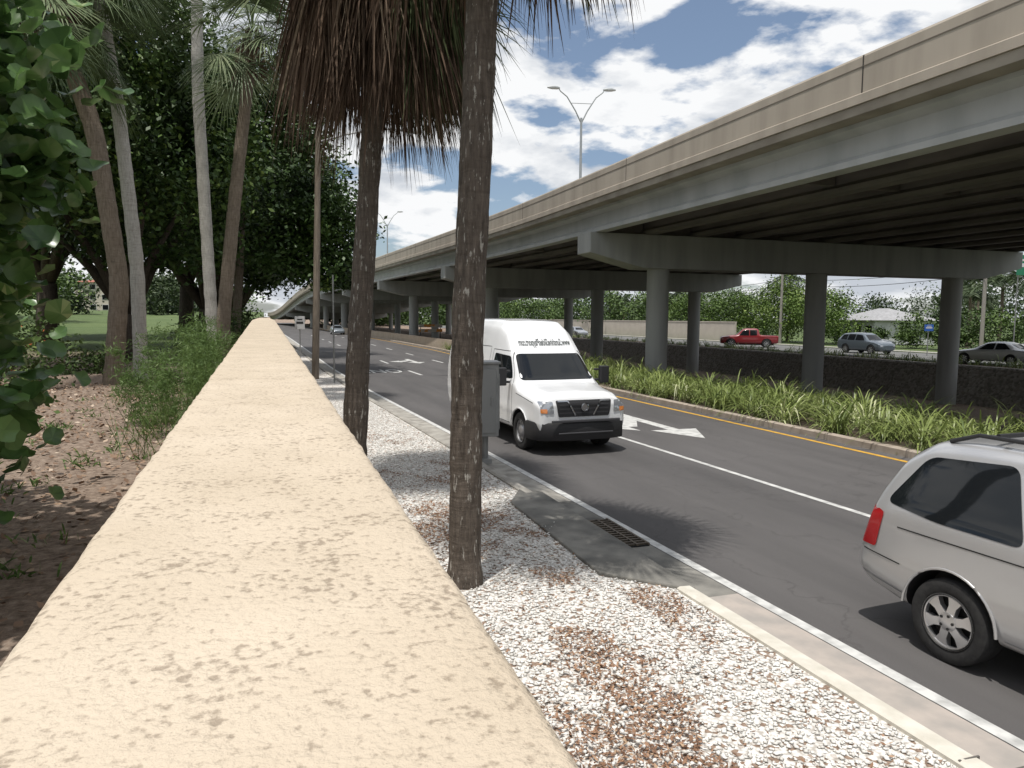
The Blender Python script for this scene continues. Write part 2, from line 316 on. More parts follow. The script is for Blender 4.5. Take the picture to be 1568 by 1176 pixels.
# ---------------- stucco wall
def stucco():
    m,nt,b=nodes('cream_stucco'); L=nt.links; g=N(nt,'ShaderNodeNewGeometry')
    n1=N(nt,'ShaderNodeTexNoise',Scale=210,Detail=5,Roughness=.65); n2=N(nt,'ShaderNodeTexNoise',Scale=5,Detail=5)
    n4=N(nt,'ShaderNodeTexNoise',Scale=125,Detail=3,Roughness=.55); n5=N(nt,'ShaderNodeTexNoise',Scale=14,Detail=5,Roughness=.6)
    for q in(n1,n2,n4,n5): L.new(g.outputs['Position'],q.inputs['Vector'])
    r=N(nt,'ShaderNodeValToRGB'); e=r.color_ramp.elements; e[0].position=.3;e[1].position=.7; e[0].color=(.51,.43,.33,1); e[1].color=(.58,.495,.39,1); L.new(n2.outputs[0],r.inputs[0])
    ad=N(nt,'ShaderNodeMath',operation='MULTIPLY_ADD'); ad.inputs[1].default_value=.5; L.new(n5.outputs[0],ad.inputs[0]); L.new(n4.outputs[0],ad.inputs[2])
    mr=N(nt,'ShaderNodeMapRange'); mr.inputs[1].default_value=.80; mr.inputs[2].default_value=.94; L.new(ad.outputs[0],mr.inputs[0])
    mixc=N(nt,'ShaderNodeMixRGB',blend_type='MULTIPLY'); L.new(mr.outputs[0],mixc.inputs[0]); L.new(r.outputs[0],mixc.inputs[1]); mixc.inputs[2].default_value=(.60,.58,.57,1)
    L.new(mixc.outputs[0],b.inputs['Base Color'])
    bp=N(nt,'ShaderNodeBump',Strength=.5,Distance=.003); L.new(n1.outputs[0],bp.inputs['Height'])
    bp2=N(nt,'ShaderNodeBump',Strength=.75,Distance=.005); bp2.invert=True; L.new(ad.outputs[0],bp2.inputs['Height']); L.new(bp.outputs[0],bp2.inputs['Normal']); L.new(bp2.outputs[0],b.inputs['Normal'])
    b.inputs['Roughness'].default_value=.92; b.inputs['Specular IOR Level'].default_value=.2; return m
ST=stucco()
def walltop(y):
    return 2.48+.165*min(1,max(0,y)/11.0)
Y=np.concatenate([np.arange(-1.5,3,.012),np.arange(3,12,.06),np.arange(12,62,1.0)]); vs=[];fs=[]
pf=[(-.163,.9,1),(-.163,-.014,0),(-.159,-.004,0),(-.151,0,0)]+[(-.151+.285*i/8,0,0) for i in range(1,8)]+[(.134,0,0),(.142,-.004,0),(.146,-.014,0),(.146,.05,1)]
n=len(pf); ph=rng.random(8)*6
ed=np.convolve(rng.normal(size=(len(Y)+6)),np.ones(3)/3,'same'); ed2=np.convolve(rng.normal(size=(len(Y)+6)),np.ones(3)/3,'same')
for yi,y in enumerate(Y):
    t=walltop(y)
    for i,(dx,z,a) in enumerate(pf):
        sg=-1 if dx<0 else 1
        j=.0008*math.sin(y*17+ph[0]+sg)+.0014*(ed[yi] if sg<0 else ed2[yi])
        j2=.0008*math.sin(y*23+i)+.0006*math.sin(y*71+i*2.1)
        w=1.0 if a or i in(1,2,3,n-2,n-3,n-4) else 0
        vs.append((dx+sg*j*w, y, z if a else t+z+j2))
for k in range(len(Y)-1):
    for i in range(n-1): fs.append((k*n+i,k*n+i+1,(k+1)*n+i+1,(k+1)*n+i))
fs.append(tuple(range(n))); fs.append(tuple((len(Y)-1)*n+i for i in range(n))[::-1])
mb=MB(); mb.add(vs,fs); mb.obj('stucco_wall',ST,smooth=True,ang=80)
# ---------------- overpass
OX=interp([(-80,14),(40,14),(50,13.6),(75,12.2),(100,10.8),(130,9.3),(170,7.5),(220,5),(300,0)])
OZ=lambda y:-5.2*sm(140,270,y)
ov=empty('highway_overpass'); Wd=28.2
def sweep(name,pr,mt,y0=-80,y1=280,step=2.5): return prof_path(name,pr,OX,y0,y1,mt,step=step,parent=ov,fz=OZ)
sweep('barrier_left',[(.0,8.23),(.0,9.10),(.03,9.16),(.27,9.16),(.30,9.0),(.42,8.3),(.42,8.23)],M['barrier'])
sweep('barrier_base_band',[(-.07,7.98),(-.07,8.2),(-.03,8.228),(.5,8.228),(.5,7.98)],M['barrier'])
sweep('deck',[(0,7.74),(-.02,7.975),(Wd+.02,7.975),(Wd,7.74)],M['ledge'])
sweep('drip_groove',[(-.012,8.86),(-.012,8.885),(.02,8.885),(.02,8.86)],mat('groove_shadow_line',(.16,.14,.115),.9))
sweep('barrier_right',[(Wd-.42,7.98),(Wd-.3,9.0),(Wd-.27,9.08),(Wd,9.08),(Wd,7.98)],M['barrier'])
sweep('median_barrier',[(13.8,7.98),(14.0,8.8),(14.2,8.8),(14.4,7.98)],M['barrier'])
ng=11
for i in range(ng):
    x0=.95+i*(Wd-1.9)/(ng-1)
    pr=[(x0-.28,6.70),(x0-.28,6.86),(x0-.10,7.0),(x0-.10,7.5),(x0-.42,7.62),(x0-.42,7.735),(x0+.42,7.735),(x0+.42,7.62),(x0+.10,7.5),(x0+.10,7.0),(x0+.28,6.86),(x0+.28,6.70)]
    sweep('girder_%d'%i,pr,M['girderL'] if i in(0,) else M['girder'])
mb=MB(); jy=15-37.5; jn=0
while jy<200:
    mb.box((OX(jy)+.15,jy,8.68+OZ(jy)),(.33,.03 if jn%3==0 else .012,.9)); jy+=12.5; jn+=1
mb.obj('barrier_joints',mat('joint_dark',(.05,.045,.04),.9),ov)
pc=0
for by in [-44,-18.5,7,32.5,58,83.5,109,134.5,160,186,212]:
    x0=OX(by); dz=OZ(by); mb=MB()
    poly=[(x0+.4,5.75),(x0+.4,6.69),(x0+Wd-.4,6.69),(x0+Wd-.4,5.75),(x0+Wd-3.2,5.1),(x0+3.2,5.1)]
    poly=[(a,b+dz) for a,b in poly]
    n=len(poly); vs=[(a,by-.75,b) for a,b in poly]+[(a,by+.75,b) for a,b in poly]
    mb.add(vs,[tuple(range(n)),tuple(range(n,2*n))[::-1]]+[(i,(i+1)%n,n+(i+1)%n,n+i) for i in range(n)])
    mb.obj('pier_cap_%d'%pc,M['pier'],ov,bevel=.03)
    for cx in(4.4,13.9,23.4):
        if 5.1+dz<1: continue
        g=hz(x0+cx,by); mb=MB(); mb.lathe([(.54,g-.5),(.54,5.105+dz)],32,axis='z',c=(x0+cx,by,0)); mb.obj('pier_column_%d_%d'%(pc,int(cx)),M['pier'],ov,smooth=True)
    pc+=1
mb=MB()
for by in [-5.75,19.75,45.25,70.7,96,122]:
    for i in range(ng-1):
        xa=OX(by)+.95+(i+.5)*(Wd-1.9)/(ng-1); mb.box((xa,by,7.35+OZ(by)),(2.3,.25,.75))
for by in [7,32.5,58,83.5,109,134.5]:
    for i in range(ng-1):
        xa=OX(by)+.95+(i+.5)*(Wd-1.9)/(ng-1); mb.box((xa,by,7.25+OZ(by)),(2.3,.4,.95))
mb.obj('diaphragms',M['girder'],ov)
def rock():
    m,nt,b=nodes('rock_facing'); L=nt.links; g=N(nt,'ShaderNodeNewGeometry')
    v=N(nt,'ShaderNodeTexVoronoi',Scale=7); L.new(g.outputs['Position'],v.inputs['Vector']); sp=N(nt,'ShaderNodeSeparateXYZ'); L.new(v.outputs['Color'],sp.inputs[0])
    r=N(nt,'ShaderNodeValToRGB'); e=r.color_ramp.elements; e[0].color=(.16,.145,.125,1); e[1].color=(.36,.33,.29,1); L.new(sp.outputs[0],r.inputs[0]); L.new(r.outputs[0],b.inputs['Base Color'])
    bp=N(nt,'ShaderNodeBump',Strength=.7,Distance=.05); bp.invert=True; L.new(v.outputs['Distance'],bp.inputs['Height']); L.new(bp.outputs[0],b.inputs['Normal']); b.inputs['Roughness'].default_value=.95
    return m
prof_path('rock_retaining_wall',[(-1.6,-2.6),(-.1,-.05),(.0,.05),(.6,.05),(.6,-2.6)],lambda y:39.6,-50,150,rock(),step=5)
prof_path('low_concrete_wall',[(0,0),(.05,.85),(.3,.85),(.35,0)],lambda y:RE(y)+1.0,44,170,mat('beige_wall',(.36,.29,.22),.85,(.42,.35,.27),1),step=2)
strip('frontage_road',lambda y:42.5,lambda y:52,0.0,-60,250,mat('frontage_asphalt',(.12,.12,.12),.9,(.16,.16,.155),1),step=10)
strip('pavement',lambda y:52.3,lambda y:54,.05,-60,250,M['conc'],step=10)
# ---------------- vehicles
def bvh_of(o):
    dg=bpy.context.evaluated_depsgraph_get(); return BVHTree.FromObject(o,dg)
def rounded(poly,r,k=5):
    out=[];n=len(poly)
    for i in range(n):
        p=Vector(poly[i]);a=Vector(poly[i-1]);b=Vector(poly[(i+1)%n]); da=(a-p);db=(b-p)
        ra=min(r,da.length*.45);rb=min(r,db.length*.45); A=p+da.normalized()*ra;B=p+db.normalized()*rb
        for j in range(k+1):
            t=j/k; out.append(A*(1-t)**2+p*2*t*(1-t)+B*t*t)
    res=[]
    for i in range(len(out)):
        a=out[i];b=out[(i+1)%len(out)]; m=max(1,int((b-a).length/.08))
        for j in range(m): res.append(a.lerp(b,j/m))
    return res
def cast(bv,q,axis,off):
    if axis=='x': o=Vector((6,q[0],q[1]));d=Vector((-1,0,0))
    elif axis=='-x': o=Vector((-12,q[0],q[1]));d=Vector((1,0,0))
    else:
        s=1 if axis=='y' else -1; o=Vector((q[0],s*4,q[1])); d=Vector((0,-s,0))
    h=bv.ray_cast(o,d)
    if h[0] is None: return None
    return h[0]-d*off
def patch(name,bv,poly,axis,mt,parent,r=.04,off=.006,rings=9):
    P=rounded(poly,r); c=sum(P,Vector((0,0)))/len(P); vs=[];n=len(P)
    for k in range(rings):
        t=1-k/rings
        for p in P:
            q=c+(p-c)*t; h=cast(bv,q,axis,off)
            if h is None:
                tt=t
                while h is None and tt>.05: tt-=.03; h=cast(bv,c+(p-c)*tt,axis,off)
            vs.append(h if h is not None else Vector((q[0],0,q[1])))
    h=cast(bv,c,axis,off); vs.append(h if h is not None else vs[-1])
    fs=[(k*n+i,k*n+(i+1)%n,(k+1)*n+(i+1)%n,(k+1)*n+i) for k in range(rings-1) for i in range(n)]
    fs+=[((rings-1)*n+i,(rings-1)*n+(i+1)%n,rings*n) for i in range(n)]
    mb=MB(); mb.add(vs,fs); return mb.obj(name,mt,parent,smooth=True,ang=60)
def seam(name,bv,line,axis,mt,parent,w=.012,off=.003):
    pts=[]
    L=[Vector(p) for p in line]
    for a,b in zip(L[:-1],L[1:]):
        m=max(2,int((b-a).length/.06))
        for j in range(m): pts.append(a.lerp(b,j/m))
    pts.append(L[-1]); vs=[]
    for i,p in enumerate(pts):
        d=(pts[min(i+1,len(pts)-1)]-pts[max(i-1,0)]).normalized(); nn=Vector((-d.y,d.x))*w/2
        A=cast(bv,p-nn,axis,off);B=cast(bv,p+nn,axis,off)
        if A is None or B is None: continue
        vs+=[A,B]
    fs=[(2*i,2*i+1,2*i+3,2*i+2) for i in range(len(vs)//2-1)]
    if fs: mb=MB(); mb.add(vs,fs); return mb.obj(name,mt,parent,smooth=True)
def decal_text(name,body,size,mt,parent,bv,axis,cu_,cv_,mir=1,off=.008,sx=1,bold=0):
    o=text(name,body,size,mt,parent,(0,0,0),(0,0,0),off=bold); me=o.data
    bm=bmesh.new(); bm.from_mesh(me); bmesh.ops.subdivide_edges(bm,edges=[e for e in bm.edges if e.calc_length()>.08],cuts=2); 
    for v in bm.verts:
        h=cast(bv,(cu_+mir*v.co.x*sx,cv_+v.co.y),axis,off)
        if h is not None: v.co=h
    bm.to_mesh(me); bm.free(); return o
def body(name,st,mt,dark,parent,wheels,wr,hw,crease=.45,archw=.3):
    vs=[];fs=[];R=[]
    for (x,zb,zs,zt,wb,ws,wt) in st:
        h=[(0,zb),(wb*.75,zb),(wb,zb+.1),(ws,zb+.48*(zs-zb)),(ws*.985,zs),(wt+ (ws-wt)*.08,zt-.13*(zt-zs)-.01),(wt*.82,zt),(0,zt+.025)]
        ring=[(x,y,z) for y,z in h]+[(x,-y,z) for y,z in h[-2:0:-1]]
        R.append(ring)
    n=len(R[0])
    for r in R: vs+=r
    for j in range(len(R)-1):
        for i in range(n): fs.append((j*n+i,j*n+(i+1)%n,(j+1)*n+(i+1)%n,(j+1)*n+i))
    for base in(0,(len(R)-1)*n):
        for i in range(1,7):
            fs.append((base+i,base+i+1,base+(n-i-1),base+(n-i)%n))
        fs.append((base+0,base+1,base+n-1))
    fs=[tuple(dict.fromkeys(f)) for f in fs]
    mb=MB(); mb.add(vs,fs); o=mb.obj(name,[mt,dark],parent)
    me=o.data
    cr=me.attributes.new('crease_edge','FLOAT','EDGE'); cr.data.foreach_set('value',[crease]*len(me.edges))
    s=o.modifiers.new('s','SUBSURF'); s.levels=s.render_levels=3
    cm=MB()
    for wx in wheels: 
        for sy in(-1,1): cm.lathe([(0.001,sy*(hw-archw)),(wr,sy*(hw-archw)),(wr,sy*(hw+.3)),(.001,sy*(hw+.3))],40,1,c=(wx,0,wr*.86))
    co=cm.obj('cut',[mt,dark],parent); 
    b=o.modifiers.new('bo','BOOLEAN'); b.object=co; b.operation='DIFFERENCE'; b.solver='EXACT'
    bpy.context.view_layer.update(); dg=bpy.context.evaluated_depsgraph_get()
    nm=bpy.data.meshes.new_from_object(o.evaluated_get(dg)); o.modifiers.clear(); o.data=nm; bpy.data.objects.remove(co)
    nm.polygons.foreach_set('use_smooth',[True]*len(nm.polygons))
    try: nm.set_sharp_from_angle(angle=math.radians(40))
    except Exception: pass
    bpy.context.view_layer.update()
    return o
tyre=mat('tyre',(.018,.018,.019),.8,(.03,.03,.03),30,obj=True); alloy=mat('alloy',(.62,.62,.63),.3,metal=.85); hubdark=mat('hub_dark',(.02,.02,.02),.6)
steel=mat('steel_wheel',(.33,.33,.34),.4,metal=.6); blackp=mat('black_plastic',(.022,.022,.024),.55); chrome=mat('chrome',(.45,.46,.48),.18,metal=1)
glass=mat('tinted_glass',(.010,.012,.014),.04,spec=.45); seamm=mat('panel_gap',(.015,.015,.015),.8)
red=mat('tail_light_red',(.36,.012,.015),.2,coat=.6); amber=mat('amber_lens',(.65,.22,.05),.2,coat=1); lens=mat('headlight_lens',(.40,.42,.45),.08,metal=.5,coat=1)
def wheel(parent,name,x,sy,yout,r,w=.21,style='alloy'):
    mb=MB(); y=yout*sy; q=lambda d:y-sy*d
    rr=r*.66
    mb.lathe([(rr,q(w)),(r*.93,q(w)),(r,q(w-.025)),(r,q(.025)),(r*.97,q(.008)),(r*.90,q(.0)),(r*.72,q(.0)),(rr,q(.012)),(rr*.98,q(.05))],44,0,c=(x,0,r))
    mb.lathe([(rr*1.02,q(.004)),(rr*.97,q(-.004)),(rr*.92,q(.012)),(rr*.88,q(.09)),(.001,q(.1))],44,2,c=(x,0,r))
    if style=='alloy':
        for i in range(6):
            a=math.radians(60*i+15); ro=Matrix.Rotation(-a,3,'Y'); vs=[]
            for ri,(rad,wd) in enumerate(((r*.10,.07),(rr*.6,.065),(rr*.95,.13))):
                for yy in((.008,.012,.016)[ri],.06):
                    for s2 in(-1,1):
                        p=ro@Vector((rad,0,s2*wd/2)); vs.append((p.x+x,q(yy),p.z+r))
            for b_ in(0,4): mb.add(vs[b_:b_+8],[(0,1,5,4),(2,3,7,6),(0,2,6,4),(1,3,7,5)],1)
        mb.lathe([(rr*1.0,q(.0)),(rr*.9,q(.01)),(rr*.88,q(.04))],44,1,c=(x,0,r))
        mb.lathe([(r*.24,q(.05)),(r*.22,q(.005)),(r*.12,q(-.004)),(.001,q(-.005))],20,1,c=(x,0,r))
        for i in range(5):
            a=math.radians(72*i); mb.lathe([(.012,q(-.004)),(.012,q(-.008)),(.001,q(-.008))],8,2,c=(x+math.cos(a)*r*.16,0,r+math.sin(a)*r*.16))
    else:
        mb.lathe([(rr*.95,q(.01)),(rr*.85,q(.05)),(rr*.55,q(.06)),(rr*.42,q(.02)),(rr*.3,q(.0)),(.001,q(.0))],36,1,c=(x,0,r))
        for i in range(8):
            a=math.radians(45*i); mb.lathe([(.022,q(.035)),(.001,q(.034))],10,2,c=(x+math.cos(a)*rr*.72,0,r+math.sin(a)*rr*.72))
    return mb.obj(name,[tyre,alloy if style=='alloy' else steel,hubdark],parent,smooth=True,ang=40)
# ---- white cargo van
van=empty('white_high_roof_van',(5.99,13.35,0.0),math.radians(-86.5))
white=mat('white_car_paint',(.80,.81,.82),.22,coat=.8)
st=[(-.03,.34,.80,1.00,.78,.86,.72),(-.09,.32,.95,1.13,.9,.95,.76),(-.3,.32,1.03,1.21,.95,.985,.78),(-.8,.32,1.1,1.28,.96,.99,.80),(-1.12,.32,1.17,1.34,.96,.995,.82),
(-1.26,.32,1.28,1.44,.97,1.0,.82),(-1.82,.32,1.38,1.99,.97,1.005,.80),(-1.9,.32,1.40,2.08,.97,1.01,.80),(-2.25,.32,1.42,2.46,.97,1.01,.76),(-2.6,.32,1.42,2.61,.97,1.01,.77),(-3.2,.32,1.42,2.66,.97,1.01,.80),(-5.7,.32,1.42,2.66,.97,1.01,.80),(-6.0,.34,1.42,2.62,.95,1.0,.79),(-6.08,.4,1.38,2.5,.9,.96,.76)]
vb=body('body',st,white,blackp,van,[-.98,-4.68],.45,1.0,crease=.5)
bv=bvh_of(vb)
patch('windshield',bv,[(-.86,1.40),(.86,1.40),(.76,1.93),(-.76,1.93)],'x',glass,van,r=.09,off=.008)
for ax,nm in(('y','left'),('-y','right')):
    patch('door_window_'+nm,bv,[(-1.5,1.42),(-1.85,1.88),(-2.62,1.92),(-2.66,1.40)],ax,glass,van,r=.06)
    seam('door_seam_'+nm,bv,[(-1.42,.5),(-1.40,1.35),(-1.86,1.98),(-2.74,2.0),(-2.76,.5),(-1.42,.48)],ax,seamm,van)
    seam('cargo_seam_'+nm,bv,[(-2.9,.45),(-2.9,2.05),(-4.1,2.05),(-4.1,.45)],ax,seamm,van)
    seam('hood_cut_'+nm,bv,[(-.35,1.02),(-1.2,1.14)],ax,seamm,van)
    seam('sill_'+nm,bv,[(-1.5,.40),(-4.1,.40)],ax,blackp,van,w=.12,off=.008)
    patch('handle_'+nm,bv,[(-2.5,1.2),(-2.5,1.25),(-2.66,1.25),(-2.66,1.2)],ax,blackp,van,r=.01,off=.03,rings=3)
    mb=MB(); s2=1 if ax=='y' else -1
    for wx in(-.98,-4.68):
        pts=[(wx+.47*math.cos(a),s2*1.005,.387+.47*math.sin(a)) for a in np.linspace(.15,math.pi-.15,18)]; mb.tube(pts,[.014]*18,6)
    mb.obj('arch_trim_'+nm,white,van,smooth=True)
patch('grille',bv,[(-.56,.76),(.56,.76),(.62,1.09),(-.62,1.09)],'x',blackp,van,r=.04,off=.012)
patch('headlight_left',bv,[(.66,.83),(.93,.85),(.92,1.07),(.68,1.07)],'x',lens,van,r=.03,off=.012)
patch('headlight_right',bv,[(-.66,.83),(-.93,.85),(-.92,1.07),(-.68,1.07)],'x',lens,van,r=.03,off=.012)
patch('indicator_left',bv,[(.80,.84),(.93,.85),(.93,.93),(.80,.93)],'x',amber,van,r=.02,off=.018)
patch('indicator_right',bv,[(-.80,.84),(-.93,.85),(-.93,.93),(-.80,.93)],'x',amber,van,r=.02,off=.018)
for nm,ln in(('a',[(-.36,1.07),(-.20,.79)]),('b',[(.36,1.07),(.20,.79)]),('c',[(-.58,1.075),(-.36,1.075)]),('d',[(.36,1.075),(.58,1.075)])):
    seam('grille_trim_'+nm,bv,ln,'x',chrome,van,w=.028,off=.03)
for z in(.84,.92,1.00): seam('grille_bar',bv,[(-.54,z),(.54,z)],'x',mat('grille_bar',(.05,.05,.055),.4),van,w=.018,off=.02)
mb=MB(); mb.lathe([(.085,0),(.085,.02),(.065,.025),(.06,.01),(.001,.01)],24,0,axis='z'); e=mb.obj('badge',chrome,van,smooth=True); e.location=(.0,0,.95); e.rotation_euler=(0,math.pi/2,0)
mb=MB(); pts=[(-.62,-1.01),(-.30,-1.0),(-.06,-.88),(.05,-.5),(.07,0),(.05,.5),(-.06,.88),(-.30,1.0),(-.62,1.01)]
def bumper(mb,pts,z0,z1,th=.12,mi=0):
    n=len(pts); vs=[]
    for a,b in pts:
        d=Vector((a+.9,b)).normalized()
        for z,o in((z0,0),(z0,.0),(z0+.03,.02),(z1-.03,.02),(z1,0),(z1,-th)): vs.append((a+d.x*o,b+d.y*o,z))
    k=6
    mb.add(vs,[(i*k+j,i*k+j+1,(i+1)*k+j+1,(i+1)*k+j) for i in range(n-1) for j in range(k-1)],mi)
bumper(mb,pts,.30,.66); mb.obj('bumper',blackp,van,smooth=True,ang=50)
mb=MB(); mb.box((.085,0,.69),(.05,1.5,.05)); mb.box((.09,0,.45),(.03,1.2,.03)); mb.obj('bumper_lip',mat('dark_grey_plastic',(.06,.06,.065),.5),van,bevel=.01)
mb=MB()
for s2 in(-1,1):
    mb.box((-1.45,s2*1.22,1.47),(.12,.22,.38)); mb.box((-1.5,s2*1.07,1.35),(.06,.16,.05)); mb.box((-1.5,s2*1.07,1.58),(.06,.16,.05))
mb.obj('mirrors',blackp,van,bevel=.03)
mb=MB(); mb.tube([(-1.22,.1,1.415),(-1.30,-.65,1.48)],[.012,.008],6); mb.tube([(-1.22,.75,1.40),(-1.32,0.1,1.5)],[.012,.008],6); mb.obj('wipers',blackp,van)
for wx in(-.98,-4.68):
    for s2 in(-1,1): wheel(van,'wheel',wx,s2,.98,.385,.24,'steel')
tg=mat('slogan_grey',(.03,.04,.04),.5)
decal_text('slogan_text','www.SunshineSlidesPlayport.com',.20,tg,van,bv,'x',0,2.16,mir=-1,sx=.46,bold=.004)
mb=MB(); mb.box((-3.1,0,.42),(5.4,1.5,.2)); mb.box((-4.68,0,.39),(.12,1.6,.12)); mb.obj('chassis',blackp,van)
# ---- silver minivan
mvn=empty('silver_minivan',(6.20,.26,0),math.radians(-87.2))
silver=mat('silver_car_paint',(.50,.50,.505),.3,metal=.45,coat=.8)
st=[(0.0,.38,.60,.66,.55,.64,.45),(-.14,.25,.72,.80,.78,.86,.62),(-.45,.22,.86,.94,.9,.95,.72),(-.95,.22,.95,1.04,.92,.965,.75),(-1.25,.22,.98,1.12,.93,.97,.76),
(-1.95,.22,1.01,1.52,.93,.97,.70),(-2.3,.22,1.03,1.67,.93,.97,.68),(-3.0,.22,1.05,1.73,.93,.97,.68),(-4.1,.22,1.07,1.73,.93,.97,.68),(-4.50,.24,1.08,1.69,.92,.965,.68),(-4.70,.28,1.07,1.55,.91,.955,.71),(-4.84,.30,1.02,1.24,.90,.945,.80),(-4.92,.33,.80,.92,.88,.93,.84),(-4.99,.36,.66,.70,.82,.88,.78)]
vb=body('body',st,silver,blackp,mvn,[-.98,-4.05],.40,.97,crease=.38)
bv=bvh_of(vb)
grey=mat('grey_cladding',(.13,.13,.135),.5)
for ax,nm in(('y','left'),('-y','right')):
    patch('quarter_window_'+nm,bv,[(-4.72,1.15),(-4.46,1.57),(-3.72,1.62),(-3.50,1.08),(-4.2,1.09)],ax,glass,mvn,r=.09,off=.005)
    patch('slider_window_'+nm,bv,[(-3.42,1.08),(-3.62,1.62),(-2.55,1.60),(-2.48,1.07)],ax,glass,mvn,r=.06,off=.005)
    patch('door_window_'+nm,bv,[(-2.38,1.08),(-2.44,1.55),(-1.98,1.46),(-1.45,1.06)],ax,glass,mvn,r=.05,off=.005)
    seam('slider_seam_'+nm,bv,[(-3.40,.33),(-3.42,1.03),(-3.67,1.66)],ax,seamm,mvn)
    seam('slider_seam_b_'+nm,bv,[(-2.42,.33),(-2.44,1.60)],ax,seamm,mvn)
    seam('track_'+nm,bv,[(-3.46,.96),(-4.55,.965)],ax,seamm,mvn,w=.010)
    seam('cladding_'+nm,bv,[(-3.60,.30),(-1.42,.30)],ax,grey,mvn,w=.13,off=.012)
    seam('rub_strip_'+nm,bv,[(-3.38,.60),(-1.5,.60)],ax,silver,mvn,w=.07,off=.014)
    patch('tail_light_'+nm,bv,[(-4.76,.74),(-4.70,1.06),(-4.87,1.09),(-4.94,.74)],ax,red,mvn,r=.03,off=.008)
    seam('bumper_seam_'+nm,bv,[(-4.50,.66),(-4.96,.70)],ax,seamm,mvn,w=.010)
    seam('bumper_clad_'+nm,bv,[(-4.50,.36),(-4.95,.42)],ax,grey,mvn,w=.13,off=.01)
    patch('handle_'+nm,bv,[(-3.15,.90),(-3.15,.95),(-3.33,.95),(-3.33,.90)],ax,silver,mvn,r=.02,off=.03,rings=3)
    s2=1 if ax=='y' else -1; mb=MB()
    for wx in(-.98,-4.05):
        pts=[(wx+.405*math.cos(a),s2*.962,.344+.405*math.sin(a)) for a in np.linspace(.05,math.pi-.05,20)]; mb.tube(pts,[.012]*20,6)
    mb.obj('arch_lip_'+nm,silver,mvn,smooth=True)
patch('windshield',bv,[(-.74,1.12),(.74,1.12),(.62,1.6),(-.62,1.6)],'x',glass,mvn,r=.08)
patch('rear_glass',bv,[(-.72,1.12),(.72,1.12),(.60,1.6),(-.60,1.6)],'-x',glass,mvn,r=.08)
patch('headlight_l',bv,[(.5,.62),(.8,.64),(.8,.78),(.5,.74)],'x',lens,mvn,r=.03); patch('headlight_r',bv,[(-.5,.62),(-.8,.64),(-.8,.78),(-.5,.74)],'x',lens,mvn,r=.03)
patch('grille',bv,[(-.42,.56),(.42,.56),(.42,.66),(-.42,.66)],'x',blackp,mvn,r=.03)
mb=MB()
for s2 in(-1,1):
    mb.tube([(-2.3,s2*.58,1.70),(-2.45,s2*.58,1.78),(-4.15,s2*.57,1.785),(-4.4,s2*.57,1.70)],[.018]*4,8)
mb.tube([(-2.9,-.58,1.80),(-2.9,.58,1.80)],[.02]*2,8); mb.tube([(-4.0,-.57,1.80),(-4.0,.57,1.80)],[.02]*2,8)
mb.obj('roof_rack',blackp,mvn,smooth=True)
mb=MB()
for s2 in(-1,1): mb.box((-1.62,s2*1.08,1.08),(.12,.22,.16))
mb.obj('mirrors',silver,mvn,bevel=.03)
for wx in(-.98,-4.05):
    for s2 in(-1,1): wheel(mvn,'wheel',wx,s2,.955,.335,.22,'alloy')
mb=MB(); mb.box((-2.5,0,.32),(4.4,1.3,.16)); mb.obj('chassis',blackp,mvn)
def car(name,loc,rz,st,paint,wheels,r,sidewins,hw=.88,front=None,bed=None):
    c=empty(name,loc,rz); b=body('body',st,paint,blackp,c,wheels,r*1.18,hw,crease=.4); bv=bvh_of(b)
    for ax in('y','-y'):
        for i,w in enumerate(sidewins): patch('window_%d'%i,bv,w,ax,glass,c,r=.05,rings=5)
    if front: patch('windshield',bv,front[0],'x',glass,c,rings=5); patch('rear_glass',bv,front[1],'-x',glass,c,rings=5)
    L=st[-1][0]
    for s2 in(-1,1):
        patch('headlight',bv,[(s2*.5,.6),(s2*.75,.62),(s2*.75,.74),(s2*.5,.72)],'x',lens,c,rings=3); patch('tail_light',bv,[(s2*.55,.74),(s2*.78,.74),(s2*.76,.88),(s2*.55,.88)],'-x',red,c,rings=3)
        for wx in wheels: wheel(c,'wheel',wx,s2,hw-.01,r,.2,'alloy')
    mb=MB(); mb.box((L/2,0,.3),(-L*.85,1.2,.15)); mb.obj('chassis',blackp,c)
    if bed:
        mb=MB(); mb.box(bed[0],bed[1]); mb.obj('bed_interior',blackp,c)
    return c
sedan=[(0,.35,.55,.6,.55,.62,.45),(-.12,.24,.66,.72,.75,.82,.6),(-.6,.2,.78,.86,.84,.87,.68),(-1.35,.2,.86,.96,.86,.88,.70),(-2.05,.2,.9,1.34,.86,.88,.60),(-2.4,.2,.91,1.42,.86,.88,.58),(-3.1,.2,.92,1.42,.86,.88,.58),(-3.5,.2,.93,1.32,.86,.88,.6),(-4.05,.22,.93,1.02,.86,.88,.68),(-4.6,.26,.9,.98,.82,.85,.66),(-4.75,.34,.7,.75,.7,.8,.6)]
sw=[[(-1.75,.93),(-2.2,1.30),(-2.68,1.34),(-2.66,.95)],[(-2.74,.95),(-2.76,1.34),(-3.2,1.33),(-3.65,.98)]]
fr=[[(-.62,.98),(.62,.98),(.5,1.32),(-.5,1.32)],[(-.6,1.02),(.6,1.02),(.5,1.3),(-.5,1.3)]]
car('silver_sedan',(43.2,36.8,0),math.radians(100),sedan,mat('sedan_silver_paint',(.55,.56,.57),.3,metal=.3,coat=.7),[-.9,-3.7],.32,sw,front=fr)
car('white_sedan',(56.8,43.5,0),math.radians(150),sedan,mat('sedan_white_paint',(.7,.7,.7),.3,coat=.7),[-.9,-3.7],.32,sw,front=fr)
car('black_sedan',(55.5,54,0),math.radians(-60),sedan,mat('sedan_dark_paint',(.04,.045,.05),.3,coat=.7),[-.9,-3.7],.32,sw,front=fr)
